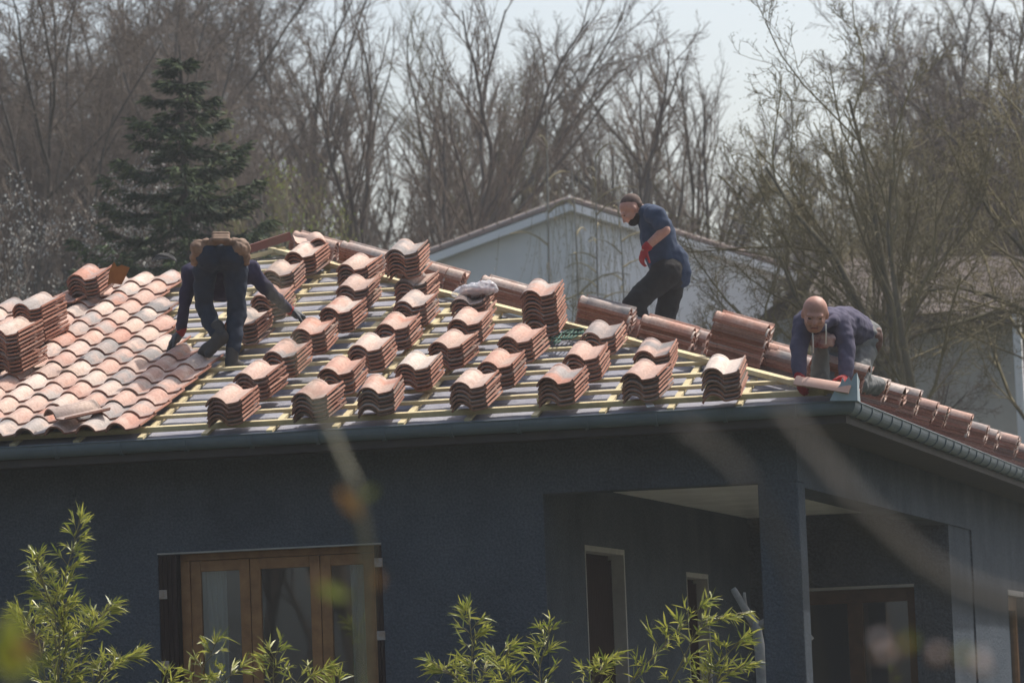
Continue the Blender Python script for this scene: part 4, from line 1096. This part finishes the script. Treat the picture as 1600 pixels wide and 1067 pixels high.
# far wood closing the view and the wood across the lane that the panes mirror
def wood(name, label, spots, twig):
    V, Fc = [], []
    for k, x, y, rot, s in spots:
        for me in KIND[k][:2]:
            n = len(me.vertices); co = np.empty(n*3); me.vertices.foreach_get("co", co); co = co.reshape(-1,3)*s
            c_, s_ = math.cos(rot), math.sin(rot)
            co = np.stack([co[:,0]*c_-co[:,1]*s_+x, co[:,0]*s_+co[:,1]*c_+y, co[:,2]-3.2], 1)
            m = len(me.polygons); lp = np.empty(m*4, int); me.loops.foreach_get("vertex_index", lp)
            V.append(co); Fc.append(lp.reshape(-1,4)+sum(len(v) for v in V[:-1]))
    V = np.concatenate(V); Fc = np.concatenate(Fc)
    me = bpy.data.meshes.new(name); me.vertices.add(len(V)); me.vertices.foreach_set("co", V.ravel())
    me.loops.add(Fc.size); me.loops.foreach_set("vertex_index", Fc.ravel().astype(np.int32))
    me.polygons.add(len(Fc)); me.polygons.foreach_set("loop_start", np.arange(0, Fc.size, 4, dtype=np.int32))
    me.update(); me.validate(); me.materials.append(M[twig])
    o = bpy.data.objects.new(name, me); COL.objects.link(o); tag(o, label, "wood", kind="stuff"); return o
r = random.Random(17)
sp = []
for i in range(6):
    c = pt(-150+i*92, 900, r.uniform(112, 135)); sp.append((r.choice(['dense','dense2']), c.x, c.y, r.uniform(0, 6), r.uniform(1.25, 1.5)))
for i in range(4):
    c = pt(1400+i*120, 900, r.uniform(112, 135)); sp.append((r.choice(['dense','dense2']), c.x, c.y, r.uniform(0, 6), r.uniform(1.0, 1.25)))
wood("woods", "hazy far wood of bare twigs filling the gaps between the trees", sp, 'twig')
sp = []
for i in range(14):
    sp.append((r.choice(['dense','vase2','olive']), -38+i*3.2, -40-r.uniform(0, 8), r.uniform(0,6), r.uniform(.7,1.0)))
wood("woods", "bare wood across the lane mirrored in the window panes", sp, 'twig')

# ------------------------------------------------------------------ bamboo before the house
def bamboo(label, base, paths, sprays, seed, wdepth, leaf=.112):
    r = random.Random(seed); b0 = pt(*base, wdepth); b0.z = gz(b0.x, b0.y)
    e = empty("bamboo", label, "bamboo", b0, "young bamboo along the house front"); cm, lm = MB(), MB()
    def blade(p, d, L, wd):
        d = d.normalized(); dr_ = r.uniform(.02,.32); s = d.cross(Vector((r.uniform(-1,1), r.uniform(-1,1), r.uniform(-.2,1)))).normalized()*wd/2; n_ = s.cross(d).normalized()
        ps = []
        for t, k in ((0,.15),(.25,1),(.6,.8),(1,0.03)):
            c = p + d*(L*t) - Z*(L*dr_*t*t); ps += [c-s*k-b0, c+s*k-b0]
        lm.add(ps, [(0,1,3,2),(2,3,5,4),(4,5,7,6)])
    for path in paths:
        P = [pt(x, y, wdepth+dw) for x, y, dw in path]
        Q = []
        for i in range(len(P)-1):
            for k in range(5): Q.append(P[i].lerp(P[i+1], k/5)+Vector((r.gauss(0,.006), r.gauss(0,.006), 0)))
        Q.append(P[-1]); n = len(Q)
        gr = Vector((Q[0].x, Q[0].y, gz(Q[0].x, Q[0].y)))
        full = [gr.lerp(Q[0], k/4) for k in range(4)] + Q
        cm.tube([p-b0 for p in full], [.008-.0055*i/len(full) for i in range(len(full))], 5)
        sprays_ = int(sprays*1.45)
        for k in range(sprays_):
            t = 1-(k/sprays_)**1.15*.97; f = t*(n-1); i = min(n-2, int(f)); p = Q[i].lerp(Q[i+1], f-i)
            tl = r.uniform(.03, .12) + .30*(1-t)*r.random(); a = r.uniform(0, 2*PI)
            d = (Vector((math.cos(a), math.sin(a), 0))*1.0 + Z*r.uniform(.05,.7) + (Q[min(i+1,n-1)]-Q[i]).normalized()*.55).normalized()
            if t > .93: d = ((Q[-1]-Q[-3]).normalized() + Vector((r.gauss(0,.3), r.gauss(0,.3), 0))).normalized()
            q_ = p + d*tl
            cm.tube([p-b0, (p+q_)/2-b0+Z*.01, q_-b0], [.0035,.003,.002], 4)
            for m in range(r.randint(7, 11)):
                ld = (d + Vector((r.gauss(0,.45), r.gauss(0,.45), r.gauss(-.05,.38)))).normalized()
                blade(p.lerp(q_, r.uniform(.35, 1)), ld, leaf*r.uniform(.4, 1.3), r.uniform(.007, .015))
    cm.build("culm", M['culm'], e, smooth=True); lm.build("leaves", M['bamboo_leaf'], e)
bamboo("tall bushy bamboo at the left in front of the dark wall", (100,1200), [
   [(95,1150,0),(92,1000,0),(100,900,.05),(124,818,.1)], [(95,1150,0),(85,960,-.1),(58,876,-.15)], [(100,1150,0),(130,1000,.1),(165,955,.2)],
   [(90,1150,0),(60,1000,.1),(38,965,.2)], [(110,1150,0),(150,1060,0),(205,1025,0)], [(100,1150,.1),(100,1010,.1),(95,930,0)]], 26, 1, 27.6)
bamboo("small bamboo sprays before the window's left sash", (330,1200), [[(330,1150,0),(316,1050,0),(335,1010,0)], [(330,1150,0),(345,1070,0),(372,1046,0)], [(262,1150,0),(262,1060,.1)]], 9, 2, 27.4)
bamboo("bamboo sprays before the middle of the window", (440,1200), [[(440,1150,0),(425,1060,0),(432,1020,0)], [(450,1150,0),(460,1070,0),(500,1050,0)], [(520,1150,0),(530,1062,0)]], 10, 3, 27.3)
bamboo("upright bamboo tip between window and loggia", (740,1200), [[(735,1150,0),(738,1030,0),(733,958,0)], [(735,1150,0),(755,1060,.1),(792,1022,.1)], [(735,1150,0),(715,1060,0),(688,1042,0)]], 15, 4, 27.6)
bamboo("narrow bamboo tip just left of the loggia shutter", (845,1200), [[(845,1150,0),(842,1050,0),(858,988,0)], [(800,1150,0),(792,1052,0)]], 15, 5, 27.5)
bamboo("bamboo with a long arching cane before the loggia", (970,1200), [[(960,1150,0),(985,1065,0),(1040,1005,.05),(1098,945,.1)], [(1000,1150,.1),(1060,1040,.1),(1095,975,.1),(1152,962,.15)], [(925,1150,0),(928,1060,0),(950,1035,0)], [(1090,1150,.1),(1110,1045,.1),(1160,1000,.1)], [(1100,1150,.1),(1120,1060,.1),(1160,1042,.1)]], 14, 6, 27.5)

# pruned tree inside the loggia
w_ = 31.3; mb = MB()
ft = pt(1192, 1090, w_); gr = Vector((ft.x, ft.y, FL))
e = tag(mb.build("pruned_tree", M['pruned']), "", "tree") if False else None
q = lambda x, y, dw=0: pt(x, y, w_+dw)
mb.tube([gr, q(1192,1067), q(1188,1020), q(1183,985), q(1178,970)], [.055,.05,.044,.038,.036], 10)
mb.tube([q(1180,976), q(1168,958), q(1158,940), q(1147,922), q(1145,919)], [.036,.032,.028,.026,.022], 9)
mb.tube([q(1166,954), q(1163,930), q(1163,925)], [.016,.012,.010], 7)
mb.tube([q(1182,978), q(1205,966,.02), q(1235,940,.05), q(1256,914,.05), q(1259,907,.05)], [.030,.026,.024,.020,.018], 8)
mb.tube([q(1188,1030), q(1225,1012,.03), q(1262,1000,.03), q(1270,994,.03)], [.026,.022,.020,.018], 8)
e = mb.build("pruned_tree", M['pruned'], smooth=True)
tag(e, "grey pruned tree trunk with cut stubs behind the loggia pillar", "tree")

# ------------------------------------------------------------------ blurred twigs close to the camera
def near(name, label, w, path, rad, m, leaves=(), cat="twig"):
    P = [pt(x, y, w+dw) for x, y, dw in path]; base = P[-1]
    e = empty(name, label, cat, base); mb = MB(); Q = []
    for i in range(len(P)-1):
        for k in range(4): Q.append(P[i].lerp(P[i+1], k/4))
    Q.append(P[-1]); n = len(Q)
    mb.tube([p-base for p in Q], [rad[0]+(rad[1]-rad[0])*i/(n-1) for i in range(n)], 8); mb.build("stem", m, e, smooth=True)
    for (x, y, L, ang, mm, wd) in leaves:
        c = pt(x, y, w-.01)-base; d = CR*math.cos(ang)+CU*math.sin(ang); s = (CU*math.cos(ang)-CR*math.sin(ang)+CF*.6).normalized()
        lb = MB(); ps = []
        for t, k in ((0,.1),(.2,.7),(.45,1),(.75,.7),(1,.05)):
            o_ = c + d*(L*(t-.5)) + CF*(.06*L*math.sin(t*3)); ps += [o_-s*(wd*k/2), o_+s*(wd*k/2)]
        lb.add(ps, [(2*i,2*i+1,2*i+3,2*i+2) for i in range(4)]); lb.build("leaf", mm, e, smooth=True)
near("twig", "blurred thin upright twig with a few leaves close to the lens", 5.2,
     [(446,300,.3),(425,420,.25),(440,500,.2),(480,590,.15),(520,680,.08),(556,760,0),(572,860,0),(568,1000,0),(566,1200,0)], (.0016,.0066), M['near_stem'],
     [(545,785,.045,2.2,M['brown_leaf'],.019),(522,925,.045,-.35,M['near_leaf'],.019),(500,905,.02,-.3,M['brown_leaf'],.009),(592,905,.02,1.6,M['brown_leaf'],.008),(577,770,.02,.6,M['near_leaf'],.010)])
near("branch", "blurred brown branch crossing the lower right close to the lens", 3.4,
     [(1215,640,.05),(1262,700,.03),(1330,782,0),(1430,876,0),(1500,922,0),(1600,952,0),(1720,965,0)], (.0075,.0095), M['near_twig'], cat="branch")
near("branch", "short blurred twig end just below the gutter near the lens", 3.4,
     [(1068,672,.05),(1100,690,.03),(1150,735,.02),(1195,800,0),(1240,900,.1),(1300,1200,.2)], (.0065,.002), M['near_twig'], cat="branch")
near("leafy_shoot", "blurred orange and green leaves at the lower left corner", 4.6,
     [(5,960,0),(12,1020,0),(20,1120,0)], (.003,.005), M['near_stem'],
     [(14,990,.055,1.2,M['near_leaf'],.035),(30,1015,.05,.5,M['brown_leaf'],.03),(8,1030,.05,2.2,M['near_leaf'],.035),(40,1035,.04,-.2,M['near_leaf'],.03)], "shoot")
def flowers(label, w, cx, cy, n, seed):
    r = random.Random(seed); w = 4.4; base = pt(cx, 1200, w); e = empty("blossom_twig", label, "blossom", base)
    mb = MB(); mb.tube([pt(cx+20, 1200, w)-base, pt(cx+8, 1080, w)-base, pt(cx, cy, w)-base], .0022, 6); mb.build("stem", M['near_twig'], e)
    for i in range(n):
        c = pt(cx+r.uniform(-38,38), cy+r.uniform(-13,13), w+r.uniform(-.02,.02))-base; fb = MB()
        for k in range(5):
            a = 2*PI*k/5+r.random(); d = (CR*math.cos(a)+CU*math.sin(a)-CF*.35).normalized(); s = d.cross(CF).normalized()*.0032
            fb.add([c, c+d*.003+s, c+d*.0075, c+d*.003-s], [(0,1,2,3)])
        fb.build("flower", M['petal'] if r.random() < .4 else (M['near_leaf'] if r.random() < .5 else M['brown_leaf']), e)
flowers("blurred small blossom cluster before the loggia door", 5.2, 1410, 1010, 5, 1)
flowers("larger blurred blossom cluster right of the loggia door", 5.2, 1500, 1030, 8, 2)

# ------------------------------------------------------------------ the air
mb = MB(); mb.box(-240, 240, -225, 245, -6.0, 34.0)
hz = bpy.data.materials.new("haze_air"); hz.use_nodes = True; t = hz.node_tree
t.nodes.remove(t.nodes["Principled BSDF"]); pv_ = t.nodes.new("ShaderNodeVolumePrincipled")
pv_.inputs["Color"].default_value = (.94,.96,.98,1); pv_.inputs["Density"].default_value = .00065; pv_.inputs["Anisotropy"].default_value = .3
t.links.new(pv_.outputs[0], t.nodes["Material Output"].inputs["Volume"])
hzo = mb.build("haze", hz); hzo["kind"] = "stuff"; hzo["label"] = "thin spring haze in the air"; hzo["category"] = "haze"
